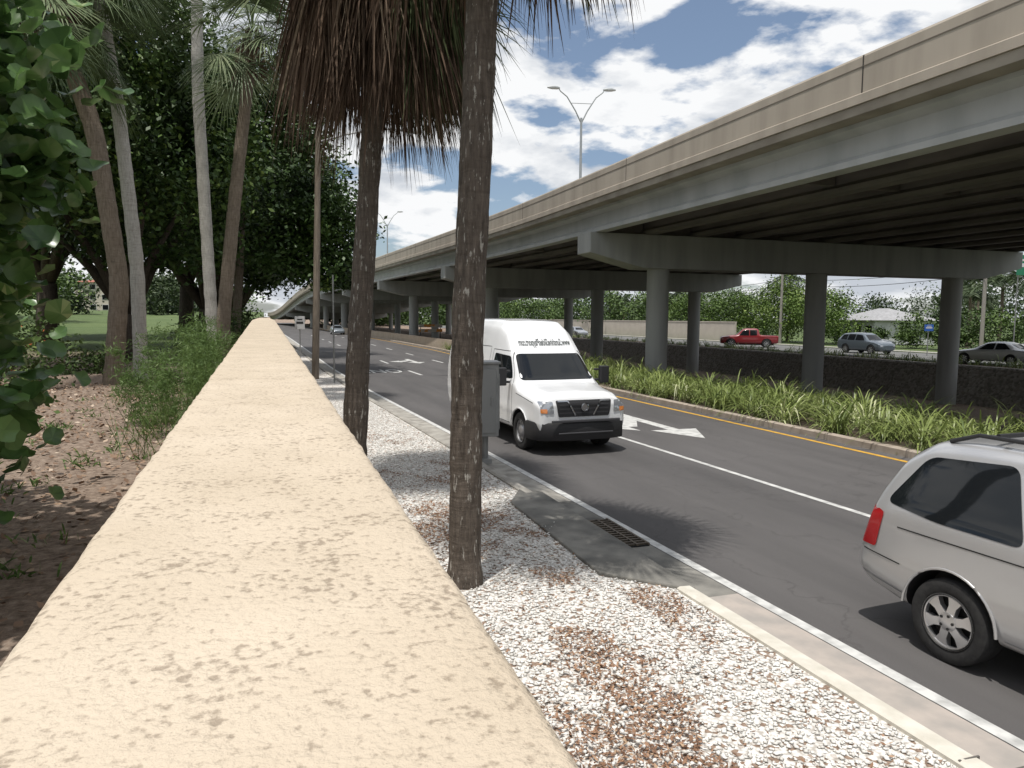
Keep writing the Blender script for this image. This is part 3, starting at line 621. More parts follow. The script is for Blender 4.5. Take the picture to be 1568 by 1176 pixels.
suv=[(0,.38,.65,.7,.55,.66,.45),(-.12,.28,.8,.86,.78,.86,.6),(-.6,.25,.94,1.0,.86,.89,.7),(-1.25,.25,1.0,1.08,.88,.9,.72),(-1.85,.25,1.03,1.55,.88,.9,.64),(-2.2,.25,1.04,1.66,.88,.9,.63),(-3.4,.25,1.05,1.67,.88,.9,.63),(-4.1,.26,1.06,1.6,.87,.89,.64),(-4.45,.3,1.04,1.3,.86,.88,.68),(-4.6,.36,.7,.8,.76,.84,.65)]
sw2=[[(-1.6,1.08),(-2.0,1.5),(-2.58,1.55),(-2.56,1.08)],[(-2.64,1.08),(-2.66,1.56),(-3.4,1.56),(-3.42,1.09)],[(-3.5,1.1),(-3.5,1.55),(-4.0,1.5),(-4.2,1.14)]]
fr2=[[(-.64,1.1),(.64,1.1),(.52,1.52),(-.52,1.52)],[(-.62,1.12),(.62,1.12),(.52,1.52),(-.52,1.52)]]
car('grey_suv',(46.5,45.8,0),math.radians(-90),suv,mat('suv_grey_paint',(.14,.17,.2),.3,metal=.4,coat=.7),[-.9,-3.6],.36,sw2,hw=.9,front=fr2)
pk=[(0,.42,.8,.86,.6,.75,.55),(-.12,.34,.95,1.02,.85,.9,.7),(-.8,.34,1.05,1.12,.92,.95,.75),(-1.5,.34,1.08,1.18,.93,.95,.75),(-2.05,.34,1.1,1.7,.93,.95,.68),(-2.4,.34,1.1,1.82,.93,.95,.67),(-3.3,.34,1.1,1.82,.93,.95,.67),(-3.55,.34,1.1,1.75,.93,.95,.68),(-3.68,.34,1.1,1.18,.93,.95,.86),(-5.2,.36,1.1,1.16,.93,.95,.88),(-5.4,.42,1.05,1.12,.9,.94,.86)]
sw3=[[(-1.75,1.14),(-2.12,1.62),(-2.68,1.7),(-2.68,1.14)],[(-2.76,1.14),(-2.76,1.7),(-3.4,1.68),(-3.42,1.16)]]
car('red_pickup_truck',(42.6,62.8,0),math.radians(148),pk,mat('red_car_paint',(.24,.02,.025),.3,coat=.8),[-1.0,-4.3],.4,sw3,hw=.95,front=[[(-.7,1.2),(.7,1.2),(.55,1.68),(-.55,1.68)],[(-.5,1.3),(.5,1.3),(.5,1.65),(-.5,1.65)]],bed=((-4.5,0,1.13),(1.5,1.4,.12)))
car('silver_sedan',(44.5,100,0),math.radians(-90),sedan,mat('car_paint_c',(.4,.42,.45),.3,metal=.5,coat=.7),[-.9,-3.7],.32,sw,front=fr)
car('silver_sedan',(10.5,112,0),math.radians(-88),sedan,mat('car_paint_d',(.3,.34,.38),.3,metal=.3,coat=.7),[-.9,-3.7],.32,sw,front=fr)
# ---------------- utility cabinet
cab=empty('traffic_signal_cabinet',(3.60,12.75,.1),math.radians(-8)); cm=mat('galvanised_grey',(.24,.245,.24),.5,(.32,.325,.32),4,metal=.3)
mb=MB(); mb.box((0,0,1.13),(.74,.42,1.3)); mb.box((0,0,1.80),(.80,.5,.05)); mb.obj('box',cm,cab,bevel=.015)
mb=MB(); mb.box((0,-.222,1.12),(.64,.025,1.15)); mb.box((.24,-.245,1.12),(.04,.03,.16)); mb.box((.385,0,1.1),(.02,.3,1.0)); mb.obj('door',mat('galvanised_door',(.27,.275,.27),.5,metal=.3),cab,bevel=.008)
mb=MB(); mb.tube([(.15,0,-.1),(.15,0,.49)],[.06,.06],12); mb.tube([(-.12,0,-.1),(-.12,0,.49)],[.04,.04],12); mb.box((.0,0,.03),(.5,.4,.08)); mb.obj('post',cm,cab,smooth=True)
def twinlamp(x,y,z,h=12,arm=2.3):
    r=empty('twin_arm_street_lamp',(x,y,z),math.radians(-12)); gm=mat('lamp_galvanised',(.36,.38,.39),.4,metal=.5); mb=MB()
    mb.tube([(0,0,0),(0,0,h-2.1)],[.13,.085],12); 
    for s2 in(-1,1): mb.tube([(0,0,h-2.5),(s2*.45,0,h-1.6),(s2*1.1,0,h-.6),(s2*1.6,0,h-.22),(s2*arm,0,h)],[.055,.05,.045,.042,.04],8)
    mb.tube([(-.8,0,h-1.05),(.8,0,h-1.05)],[.025,.025],6)
    mb.obj('pole',gm,r,smooth=True); mb=MB()
    for s2 in(-1,1): mb.tube([(s2*(arm-.1),0,h),(s2*(arm+.1),0,h+.02),(s2*(arm+.5),0,h+.03),(s2*(arm+.85),0,h+.02)],[.06,.13,.14,.06],10)
    mb.obj('luminaires',mat('lamp_head',(.4,.42,.43),.4),r,smooth=True)
twinlamp(22.9,52.5,7.97,11.8,1.75); twinlamp(19.6,124,7.97,12.0,1.75); twinlamp(16,195,5.5,12.2); twinlamp(28.2,-16,7.97)
wp=empty('utility_pole_with_lamp',(1.95,31.5,.1)); wm=mat('weathered_wood',(.16,.13,.10),.9,(.28,.23,.18),6,stretch=(4,4,.3),bump=.5,bscale=20)
mb=MB(); mb.tube([(0,0,-.3),(.15,0,5),(.3,0,10.9)],[.15,.13,.10],12); mb.obj('pole',wm,wp,smooth=True)
mb=MB(); mb.tube([(.25,0,9.6),(1.4,0,10.0),(2.6,0,10.3),(3.6,0,10.38)],[.04,.035,.03,.03],8); mb.tube([(3.5,0,10.38),(3.75,0,10.4),(4.3,0,10.36),(4.5,0,10.33)],[.05,.12,.13,.05],10); mb.obj('lamp_arm',mat('lamp_grey',(.5,.5,.5),.4,metal=.3),wp,smooth=True)
mb=MB()
def wire(a,b,sag=.8,r=.015):
    a=Vector(a);b=Vector(b); pts=[]
    for i in range(13):
        t=i/12; p=a.lerp(b,t); p.z-=sag*4*t*(1-t); pts.append(p)
    mb.tube(pts,[r]*13,4)
rp=[(56,20),(56.5,46),(57,72),(57.5,100)]
for i,(px,py) in enumerate(rp):
    p=empty('utility_pole',(px,py,0)); m2=MB(); m2.tube([(0,0,-.3),(0,0,10.5)],[.17,.12],8); m2.box((0,0,9.8),(2.0,.1,.12)); m2.obj('pole',mat('pole_grey',(.3,.28,.25),.9),p)
for i in range(3):
    for dx in(-.9,0,.9): wire((rp[i][0]+dx,rp[i][1],9.95),(rp[i+1][0]+dx,rp[i+1][1],9.95),.7,.02)
    for dz in(6.6,7.3): wire((rp[i][0],rp[i][1],dz),(rp[i+1][0],rp[i+1][1],dz),.5,.025)
mb.obj('overhead_wires',blackp)
def sign(name,x,y,z,h,w,hh,colr,rz=0,face=None,n=1):
    s=empty(name,(x,y,z),rz); mb=MB(); 
    for k in range(n):
        dx=0 if n==1 else (-1+2*k)*w*.35
        mb.tube([(dx,0,-.2),(dx,0,h)],[.035,.035],8)
    mb.obj('post',cm,s,smooth=True)
    mb=MB(); mb.box((0,-.05,h-hh/2),(w,.02,hh)); mb.obj('panel',mat(name+'_panel',colr,.5),s,bevel=.01)
    mb=MB(); mb.box((0,-.063,h-hh/2),(w*.7,.004,hh*.18)); mb.box((0,-.063,h-hh*.25),(w*.5,.004,hh*.1)); mb.obj('legend',mat(name+'_legend',face or (.7,.7,.7),.5),s)
sign('blue_street_sign',48.5,44,-.0,2.4,.9,.5,(.03,.12,.45))
sign('green_road_sign',50.5,38.2,0,7.3,1.6,1.4,(.02,.2,.1),n=2)
sign('white_traffic_sign',53.2,62,0,2.3,.6,.8,(.7,.7,.68),face=(.03,.03,.03)); sign('white_traffic_sign',2.1,48,0.1,2.6,.6,.8,(.6,.6,.6),face=(.03,.03,.03))
ms=empty('roadwork_barricade',(17.3,80,0)); mb=MB(); 
for dx in(-1.1,1.1): mb.tube([(dx,0,-.1),(dx,0,2.0)],[.04,.04],8)
mb.obj('frame',blackp,ms)
mb=MB(); mb.box((0,-.06,1.75),(2.6,.04,.32)); mb.box((0,-.06,1.25),(2.6,.04,.32)); mb.obj('boards',mat('barricade_orange',(.65,.25,.04),.6,(.5,.45,.38),1.2,lo=.49,hi=.51),ms)
sp_=empty('sign_post',(2.55,29.5,.1)); mb=MB(); mb.tube([(0,0,-.2),(0,0,4.2)],[.03,.03],8); mb.obj('post',cm,sp_)
def house(name,x,y,z,w,d,h,wall,roofc,rz=0,storeys=1,nwin=4,rh=1.8):
    hs=empty(name,(x,y,z),rz); mb=MB(); mb.box((0,0,h/2),(w,d,h)); mb.obj('walls',mat(name+'_wall',wall,.8,[c*.9 for c in wall],1),hs)
    mb=MB(); o=.5; rr=w/2-d/2-.0 if w>d else 0
    vs=[(-w/2-o,-d/2-o,h),(w/2+o,-d/2-o,h),(w/2+o,d/2+o,h),(-w/2-o,d/2+o,h),(-max(rr,.3),0,h+rh),(max(rr,.3),0,h+rh)]
    mb.add(vs,[(0,1,5,4),(1,2,5),(2,3,4,5),(3,0,4),(3,2,1,0)]); mb.obj('roof',mat(name+'_roof',roofc,.8,[c*.75 for c in roofc],3),hs)
    wb=MB(); fb=MB(); sh=h/storeys
    for s in range(storeys):
        for i in range(nwin):
            xx=-w/2+w*(i+.5)/nwin
            for sd in(-1,1):
                fb.box((xx,sd*(d/2+.02),sh*s+sh*.55),(1.5,.06,1.4)); wb.box((xx,sd*(d/2+.06),sh*s+sh*.55),(1.3,.03,1.2))
        for sd in(-1,1): fb.box((sd*(w/2+.02),0,sh*s+sh*.55),(.06,1.5,1.4)); wb.box((sd*(w/2+.06),0,sh*s+sh*.55),(.03,1.3,1.2))
    fb.obj('window_frames',mat(name+'_frame',(.6,.6,.58),.6),hs); wb.obj('windows',glass,hs)
    mb=MB(); mb.box((w*.1,-d/2-.03,1.05),(1.0,.06,2.1)); mb.obj('door',mat(name+'_door',(.25,.15,.1),.6),hs); return hs
house('white_house',69,69,0,9,7,2.7,(.62,.63,.64),(.36,.36,.37),math.radians(75),rh=1.4)
house('tan_roof_house',64,37,0,13,9,2.8,(.6,.58,.52),(.38,.27,.18),math.radians(90))
house('apartment_building',-36.8,215,3.2,14,12,7.6,(.60,.54,.46),(.36,.13,.09),math.radians(-8),3,5,1.3)
prof_path('boundary_wall',[(0,0),(0,2.3),(-.05,2.3),(-.05,2.42),(.3,2.42),(.3,2.3),(.25,2.3),(.25,0)],lambda y:55,78,190,mat('boundary_wall_paint',(.48,.43,.38),.85,(.54,.49,.43),.8),step=7)
# ---------------- vegetation
sabal_live=leafmat('palm_frond_green',(.035,.06,.02),(.10,.15,.05),(.16,.17,.08))
sabal_dead=leafmat('palm_frond_dead',(.045,.032,.024),(.16,.11,.08),(.32,.26,.19),rough=.9,spec=.1)
sabal_mix=leafmat('palm_frond_mixed',(.03,.045,.022),(.09,.11,.05),(.18,.17,.10),rough=.8,spec=.1)
def barkm(name,c1,c2,c3,patch_amt=.62,ring=.4):
    m,nt,b=nodes(name); L=nt.links; g=N(nt,'ShaderNodeNewGeometry')
    mp=N(nt,'ShaderNodeMapping'); mp.inputs['Scale'].default_value=(14,14,2.0); L.new(g.outputs['Position'],mp.inputs[0])
    n=N(nt,'ShaderNodeTexNoise',Scale=2.2,Detail=8,Roughness=.7); L.new(mp.outputs[0],n.inputs['Vector'])
    r=N(nt,'ShaderNodeValToRGB'); e=r.color_ramp.elements; e[0].position=.32;e[1].position=.68; e[0].color=c4(c1); e[1].color=c4(c2); L.new(n.outputs[0],r.inputs[0])
    mp2=N(nt,'ShaderNodeMapping'); mp2.inputs['Scale'].default_value=(24,24,5); L.new(g.outputs['Position'],mp2.inputs[0])
    n2=N(nt,'ShaderNodeTexNoise',Scale=1.1,Detail=5,Roughness=.65); L.new(mp2.outputs[0],n2.inputs['Vector'])
    r2=N(nt,'ShaderNodeValToRGB'); e=r2.color_ramp.elements; e[0].position=patch_amt;e[1].position=patch_amt+.04; e[0].color=(0,0,0,1); e[1].color=(1,1,1,1); L.new(n2.outputs[0],r2.inputs[0])
    mx=N(nt,'ShaderNodeMixRGB'); L.new(r2.outputs[0],mx.inputs[0]); L.new(r.outputs[0],mx.inputs[1]); mx.inputs[2].default_value=c4(c3)
    mp3=N(nt,'ShaderNodeMapping'); mp3.inputs['Scale'].default_value=(3.5,3.5,17); L.new(g.outputs['Position'],mp3.inputs[0])
    n3=N(nt,'ShaderNodeTexNoise',Scale=1.3,Detail=5,Roughness=.65); L.new(mp3.outputs[0],n3.inputs['Vector'])
    r3=N(nt,'ShaderNodeValToRGB'); e=r3.color_ramp.elements; e[0].position=.36;e[1].position=.5; e[0].color=(.55,.53,.5,1); e[1].color=(1,1,1,1); L.new(n3.outputs[0],r3.inputs[0])
    mu=N(nt,'ShaderNodeMixRGB',blend_type='MULTIPLY'); mu.inputs[0].default_value=ring; L.new(mx.outputs[0],mu.inputs[1]); L.new(r3.outputs[0],mu.inputs[2]); L.new(mu.outputs[0],b.inputs['Base Color'])
    ad=N(nt,'ShaderNodeMath',operation='MULTIPLY_ADD'); ad.inputs[1].default_value=.6; L.new(n3.outputs[0],ad.inputs[0]); L.new(n.outputs[0],ad.inputs[2])
    bp=N(nt,'ShaderNodeBump',Strength=.9,Distance=.03); L.new(ad.outputs[0],bp.inputs['Height']); L.new(bp.outputs[0],b.inputs['Normal']); b.inputs['Roughness'].default_value=.95; b.inputs['Specular IOR Level'].default_value=.15
    return m
bark_d=barkm('palm_bark_dark',(.075,.063,.053),(.18,.15,.125),(.42,.40,.36),.60)
bark_l=barkm('palm_bark_light',(.34,.32,.29),(.54,.52,.48),(.14,.12,.10),.66)
bark_m=barkm('palm_bark_mid',(.13,.105,.08),(.26,.215,.17),(.36,.34,.30),.66)
bark_t=barkm('tree_bark',(.05,.04,.032),(.12,.10,.08),(.2,.18,.15),.7)
def trunk(parent,path,r0,r1,mt,rings=90,flare=1.2,name='trunk'):
    P=[Vector(p) for p in path]; cum=[0]; pts=[];rads=[]
    for a,b in zip(P[:-1],P[1:]): cum.append(cum[-1]+(b-a).length)
    for i in range(rings+1):
        t=i/rings; s=t*cum[-1]
        x=[np.interp(s,cum,[p[k] for p in P]) for k in range(3)]; pts.append(x)
        rads.append((r0+(r1-r0)*t)*(1+(flare-1)*math.exp(-s/.25))*(1+.025*math.sin(s*9+r0*50)+.02*rng.normal()))
    A=np.array(pts); 
    for _ in range(rings//6): A[1:-1]=(A[:-2]+A[2:]+A[1:-1]*2)/4
    mb=MB(); mb.tube([tuple(a) for a in A],rads,24); mb.obj(name,mt,parent,smooth=True,ang=180)
    return A[-1]
def fans(top,nleaf,pet,R,elev=(-.5,1.2),nseg=26,droop=.35,w=.035):
    Ps=[];Ds=[];Ls=[];Ws=[];Dr=[];rn=[];Sd=[]
    for i in range(nleaf):
        az=rng.random()*6.283; el=elev[0]+(elev[1]-elev[0])*rng.random()
        d=np.array([math.cos(az)*math.cos(el),math.sin(az)*math.cos(el),math.sin(el)]); pl=pet*(.7+.5*rng.random())
        tip=np.array(top)+d*pl; tip[2]-=.25*pl*pl
        Ps.append(np.array(top));Ds.append(d);Ls.append(pl);Ws.append(.03);Dr.append(.25*pl);rn.append(.7); sd=np.cross(d,[0,0,1]);Sd.append(sd/np.linalg.norm(sd))
        sd=sd/np.linalg.norm(sd); d2=d.copy(); d2[2]-=.4; d2/=np.linalg.norm(d2); base=rng.random()*.8
        up=np.cross(sd,d2)
        for k in range(nseg):
            a=(-1.9+3.8*k/(nseg-1)); dd=d2*math.cos(a)+sd*math.sin(a)+up*.15*abs(math.sin(a))
            Ps.append(tip);Ds.append(dd);Ls.append(R*(.75+.25*math.cos(a*.6))*(.9+.2*rng.random()));Ws.append(w);Dr.append(droop*(.6+.9*rng.random()));rn.append(min(1,base+.2*rng.random())); Sd.append(np.cross(dd,up)/max(1e-6,np.linalg.norm(np.cross(dd,up))))
    V,F,k=blades(np.array(Ps),np.array(Ds),np.array(Ls),np.array(Ws),np.array(Dr),4,np.array(Sd)); return V,F,np.repeat(rn,k)
def skirt(top,n,r0,r1,zr,L,out=.45,azr=(0,6.283)):
    nb=max(1,n//45); baz=azr[0]+rng.random(nb)*(azr[1]-azr[0]); br=r0+(r1-r0)*rng.random(nb)**.7; bz=zr[0]+(zr[1]-zr[0])*rng.random(nb)+.3*(1-br/r1); bl=L*(.6+.6*rng.random(nb)); bc=rng.random(nb)
    i=np.repeat(np.arange(nb),45); n=len(i); az=baz[i]+rng.normal(size=n)*.10; r=br[i]+rng.normal(size=n)*.05
    P=np.stack([top[0]+np.cos(az)*r,top[1]+np.sin(az)*r,top[2]+bz[i]+rng.normal(size=n)*.05],1)
    o=out*(.25+.5*rng.random(n)); ta=rng.normal(size=n)*.20
    D=np.stack([np.cos(az)*o-np.sin(az)*ta,np.sin(az)*o+np.cos(az)*ta,-.9-.1*rng.random(n)],1)
    V,F,k=blades(P,D,bl[i]*(.5+.55*rng.random(n)),.018+.022*rng.random(n),.2,3); return V,F,np.repeat(np.clip(.65*bc[i]+.35*rng.random(n),0,1),k)
petm=mat('petiole',(.14,.1,.06),.8)
def sabal(name,path,r0,r1,bark,nl=30,pet=1.1,R=1.0,sk=3500,skr=1.0,skL=1.1,live=sabal_live,elev=(-.4,1.3),nseg=26,mixaz=None):
    t=empty(name); top=trunk(t,path,r0,r1,bark)
    if nl: 
        V,F,rn=fans(top+np.array([0,0,.3]),nl,pet,R,elev,nseg); fast('live_fronds',V,F,live,rn,t)
    if sk:
        V,F,rn=skirt(top,sk,.12,skr,(-.75,.35),skL); fast('dead_frond_skirt',V,F,sabal_dead,rn,t)
        if mixaz: V,F,rn=skirt(top,int(sk*.45),.3,skr*1.15,(-.5,.6),skL,out=.55,azr=mixaz); fast('ageing_fronds',V,F,sabal_mix,rn,t)
        m=MB()
        for i in range(40):
            a=rng.random()*6.28; z=-1.0+1.3*rng.random(); rr=r1; ro=min(.9,skr)
            m.tube([(top[0]+math.cos(a)*rr,top[1]+math.sin(a)*rr,top[2]+z),(top[0]+math.cos(a)*(rr+ro*.5),top[1]+math.sin(a)*(rr+ro*.5),top[2]+z+.15),(top[0]+math.cos(a)*(rr+ro),top[1]+math.sin(a)*(rr+ro),top[2]+z-.1)],[.03,.018,.012],5)
        m.obj('petioles',petm,t)
    return t
sabal('sabal_palm',[(1.80,6.80,.05),(1.83,6.82,2.5),(1.93,6.85,4.5),(2.05,6.88,7.35)],.155,.145,bark_d,nl=34,pet=1.15,R=1.05,sk=2800,skr=1.15,skL=1.1,elev=(-.5,1.3),mixaz=(-1.2,1.2))
sabal('sabal_palm',[(1.15,10.6,.05),(1.25,10.6,2.2),(1.42,10.62,4.4),(1.62,10.65,7.6)],.18,.13,bark_d,nl=40,pet=1.3,R=1.1,sk=7500,skr=.98,skL=1.85,elev=(-.3,1.3),mixaz=(-1.4,.8))
gsm=leafmat('grey_green_frond',(.06,.09,.04),(.17,.22,.11),(.25,.28,.16),trans=.2)
sabal('tall_palm',[(-1.62,27,.9),(-1.75,27,5),(-1.9,27,10),(-1.8,27,16)],.2,.17,bark_l,nl=30,pet=1.5,R=1.2,sk=500,live=gsm)
sabal('tall_palm',[(-1.15,23.5,.9),(-1.15,23.5,2.5),(-.75,23.5,6),(-.15,23.5,10.6)],.2,.16,bark_m,nl=46,pet=1.4,R=1.3,sk=500,skr=.45,skL=.5,live=gsm,elev=(-.7,1.3),nseg=34)
sabal('tall_palm',[(-3.55,20.2,.9),(-3.3,20.2,3.5),(-3.7,20.2,7),(-4.6,20.2,10)],.22,.19,bark_m,nl=40,pet=1.5,R=1.2,sk=900,skr=.5,skL=.6,live=gsm,elev=(-.9,1.3),nseg=34)
sabal('tall_palm',[(-3.1,21.5,.9),(-3.1,21.5,4),(-3.4,21.5,8),(-3.9,21.5,12)],.18,.15,bark_l,nl=36,pet=1.5,R=1.2,sk=400,skr=.5,skL=.6,live=gsm,elev=(-.9,1.3),nseg=34)
sabal('tall_palm',[(-1.3,36,.9),(-1.0,36,5),(-.6,36,13)],.2,.16,bark_m,nl=24,pet=1.4,R=1.2,sk=300,skr=.5,skL=.6,live=gsm)
ficus=leafmat('ficus_leaf',(.014,.032,.009),(.065,.12,.025),(.20,.28,.06),spec=.35,rough=.5)
def tree(name,crowns,limbs,lm=ficus,size=.24,zmin=None):
    t=empty(name); m=MB()
    for pts,r0,r1 in limbs:
        n=len(pts); m.tube(pts,[r0+(r1-r0)*i/(n-1) for i in range(n)],12)
    m.obj('trunk_and_limbs',bark_t,t,smooth=True,ang=180)
    Vs=[];rs=[]
    for c,rad,ncl,per,cr in crowns:
        P,rn=clump_pts(c,rad,ncl,per,cr,zmin=zmin); Vs.append(P);rs.append(rn)
    P=np.concatenate(Vs);rn=np.concatenate(rs); V,F=leafquads(P,size*(.6+.7*rng.random(len(P))),flat=.3); fast('crown',V,F,lm,rn,t); return t
def limbs(x,y,z,h,spread,r=.4,n=6,low=.25):
    L=[([(x,y,z-.2),(x+.1,y,z+h*low)],r*1.3,r)]
    for i in range(n):
        a=i*6.283/n+rng.random(); s=spread*(.6+.5*rng.random())
        L.append(([(x+.1,y,z+h*low-.1),(x+math.cos(a)*s*.35,y+math.sin(a)*s*.35,z+h*(low+.25)),(x+math.cos(a)*s,y+math.sin(a)*s,z+h*.85)],r*.62,r*.12))
    return L
tree('ficus_tree',[((-4.3,32,9.8),(4.5,4.5,5.4),190,230,1.0)],limbs(-4.9,31,1,7,3.5,.42),zmin=4.8)
tree('ficus_tree',[((-.6,38,9.0),(4.6,4.8,5.4),200,230,1.0),((2.7,37,6.4),(2.1,2.2,2.8),70,200,.7)],limbs(-2.6,38,1,8,4,.4),zmin=4.2)
tree('ficus_tree',[((.2,52,9.5),(4.6,5,5),110,180,1.2)],limbs(-1.8,52,1,8,4,.4),size=.32,zmin=5.0)
tree('ficus_tree',[((-9.5,27,9.5),(5,5,5.5),170,210,1.1)],limbs(-10,27,1,7,4,.4),zmin=4.6)
tree('ficus_tree',[((-7.0,41,10.5),(6,5,5.2),150,200,1.3)],limbs(-9.7,40,1,9,4,.42,low=.35),size=.32,zmin=5.2)
tree('ficus_tree',[((-13,52,12),(8,5,6.5),170,190,1.7)],limbs(-17,52,1.3,10,5,.45,low=.35),size=.42,zmin=6.4)
tree('ficus_tree',[((-2.5,60,11),(6,5,5.5),110,180,1.6)],limbs(-5.5,60,1.3,10,5,.45,low=.35),size=.42,zmin=6)
def roundleaves(C,s):
    n=len(C); nn=rng.normal(size=(n,3))*.75; nn[:,2]+=.9; nn[:,1]-=.35; nn/=np.linalg.norm(nn,axis=1,keepdims=True)
    u=np.cross(nn,rng.normal(size=(n,3))); u/=np.linalg.norm(u,axis=1,keepdims=True); v=np.cross(nn,u); rows=[C-nn*(s*.10)[:,None]]
    K=12
    for k in range(K):
        a=2*math.pi*k/K; rr=s*(.5+.02*math.cos(3*a)-(.14 if k==0 else 0)); fold=.12*abs(math.sin(a))
        rows.append(C+u*(rr*math.cos(a))[:,None]+v*(rr*math.sin(a))[:,None]+nn*(s*(fold+.05*rng.normal(size=n)))[:,None])
    V=np.stack(rows,1).reshape(-1,3); b=np.arange(n)[:,None,None]*(K+1)
    F=(b+np.array([[0,1+k,1+(k+1)%K] for k in range(K)])[None]).reshape(-1,3); return V,F,K
sg=empty('sea_grape_shrub'); Cs=[];R_=[]
def addcl(c,rad,n,cl=.35):
    P,rn=clump_pts(c,rad,n,11,cl,shell=.35); Cs.append(P);R_.append(rn)
addcl((-2.05,4.75,3.9),(.90,1.0,1.7),210); addcl((-2.4,5.0,2.3),(.95,1.0,1.1),170); addcl((-1.68,4.6,3.75),(.66,.7,.75),130,.28); addcl((-2.6,5.6,5.2),(1.3,1.2,1.0),70)
addcl((-3.3,7.2,2.6),(1.0,1.4,1.4),110)
P=np.concatenate(Cs); rn=np.concatenate(R_)
rn=np.clip(rn*.8+.2*rng.random(len(rn)),0,1)
V,F,K=roundleaves(P,.10+.09*rng.random(len(P)))
sgl=leafmat('sea_grape_leaf',(.03,.07,.02),(.13,.24,.07),(.34,.42,.18),trans=.3,rough=.3,spec=.5)
fr_=np.repeat(rn,K)+.09*rng.normal(size=len(rn)*K)
fast('leaves',V,F,sgl,np.clip(fr_,0,1),sg)
m=MB()
for i in range(16):
    a=rng.random()*6.28; b=(-2.5+.3*math.cos(a),4.9+.3*math.sin(a),1.0); e=(-2.3+.9*math.cos(a),4.8+.9*math.sin(a),3+2.2*rng.random()); m.tube([b,((b[0]+e[0])/2,(b[1]+e[1])/2,2.2),e],[.035,.022,.01],6)
m.obj('stems',bark_t,sg)
def bladeclump(cs,rad,n,L,w,droop,up=1.0):
    Ps=[];Ds=[]
    for c in cs:
        Ps.append(np.array(c)+np.concatenate([rng.normal(size=(n,2))*rad,np.zeros((n,1))],1)); d=rng.normal(size=(n,3))*.5; d[:,2]=up+.3*rng.random(n); Ds.append(d)
    P=np.concatenate(Ps);D=np.concatenate(Ds); return blades(P,D,L*(.5+.7*rng.random(len(P))),w,droop,3)
weed=leafmat('weed_green',(.05,.09,.02),(.13,.21,.06),(.24,.32,.12),trans=.3)
cs=[(-1.3+.45*rng.normal(),y+.3*rng.normal(),1.0) for y in np.linspace(11,19.5,15)]
fw=empty('feathery_shrub'); Pl=[];rl=[]
for c in cs[:]:
    p,r_=clump_pts((max(-2.3,min(-.7,c[0])),c[1],1.6),(.35,.45,.7+.6*rng.random()),34,50,.14,shell=.1,zmin=1.0); Pl.append(p);rl.append(r_)
P=np.concatenate(Pl);rn=np.concatenate(rl); V,F=leafquads(P,.10,flat=0,asp=.12); fast('leaves',V,F,weed,rn,fw)
V,F,k=bladeclump([(-1.3+.35*rng.normal(),y,1.0) for y in np.linspace(9,17,12)],.18,40,.9,.010,.15); fast('stems',V,F,weed,rng.random(len(F)),fw)
V,F,k=bladeclump([(-.5-3.5*rng.random(),4+rng.random()*14,1.0) for _ in range(90)],.09,18,.14,.02,.3,.6); fast('weeds',V,F,weed,rng.random(len(F)))
P=[];R2=[]
for (x,y,z,a,b,cx) in [(-5.4,19.5,1.6,1.2,.9,26),(-6.2,16.5,1.9,1.4,1.3,36),(-7.5,14,2.0,1.6,1.6,40),(-2.1,29,1.8,.9,1.0,26),(-7.8,24,1.8,1.6,1.1,34),(-3.9,12.6,1.25,.5,.35,10),(-9,20,2.1,1.8,1.6,40),(-4.6,24,1.25,.9,.45,16),(-1.5,33,1.8,.9,1.2,26),(-1.0,38,1.9,.9,1.3,26)]:
    p,r_=clump_pts((x,y,z),(a,a,b),cx,110,.35,shell=.4,zmin=.95); P.append(p);R2.append(r_)
P=np.concatenate(P);rn=np.concatenate(R2); V,F=leafquads(P,.11*(.7+.6*rng.random(len(P))),flat=.3)
shl=leafmat('shrub_leaf',(.025,.05,.014),(.09,.14,.035),(.18,.23,.065)); fast('shrub_bed',V,F,shl,rn)
p,r_=clump_pts((-5.3,18.9,1.8),(1.1,.9,.6),12,5,.3,shell=.6,zmin=1.1); V,F=leafquads(p,.08); fast('orange_flowers',V,F,leafmat('orange_petals',(.35,.07,.03),(.45,.13,.04)),r_)
n=14000; x=-.25-rng.random(n)**.8*8; y=1+rng.random(n)*20; V,F=leafquads(np.stack([x,y,np.array([hz(a,b) for a,b in zip(x,y)])+.012+.02*rng.random(n)],1),.03+.07*rng.random(n),flat=2.0,asp=.6)
fast('leaf_litter',V,F,leafmat('dry_leaf',(.12,.07,.045),(.32,.22,.15),(.5,.41,.32),rough=.8),rng.random(n))
lir=leafmat('strap_leaf',(.09,.13,.035),(.28,.34,.11),(.62,.64,.40),trans=.2,rough=.4)
def tufts(name,xy,z,n,L,rad,w=.03,droop=.75):
    xy=np.array(xy); m_=len(xy); c=np.repeat(xy,n,0); N_=len(c); az=rng.random(N_)*6.283; P=np.stack([c[:,0]+rad*rng.normal(size=N_),c[:,1]+rad*rng.normal(size=N_),np.full(N_,z)],1)
    sc=np.repeat(.7+.6*rng.random(m_),n)
    o=.25+.75*rng.random(N_); D=np.stack([np.cos(az)*o,np.sin(az)*o,np.full(N_,1.0)],1); sd=np.stack([-np.sin(az),np.cos(az),np.zeros(N_)],1)
    V,F,k=blades(P,D,L*sc*(.6+.6*rng.random(N_)),w,droop*(.6+.7*rng.random(N_)),4,sd); b=np.repeat(rng.random(m_)*.55,n); return fast(name,V,F,lir,np.repeat(np.clip(b+.5*rng.random(N_),0,1),k))
xy=[]
for yy in np.arange(4,60,.74):
    for dx in np.arange(1.1,4.6,.8):
        if rng.random()<.86: xy.append((RE(yy)+dx+.2*rng.normal(),yy+.2*rng.normal()))
tufts('strap_leaf_planting',xy,.06,54,1.65,.11,.034)
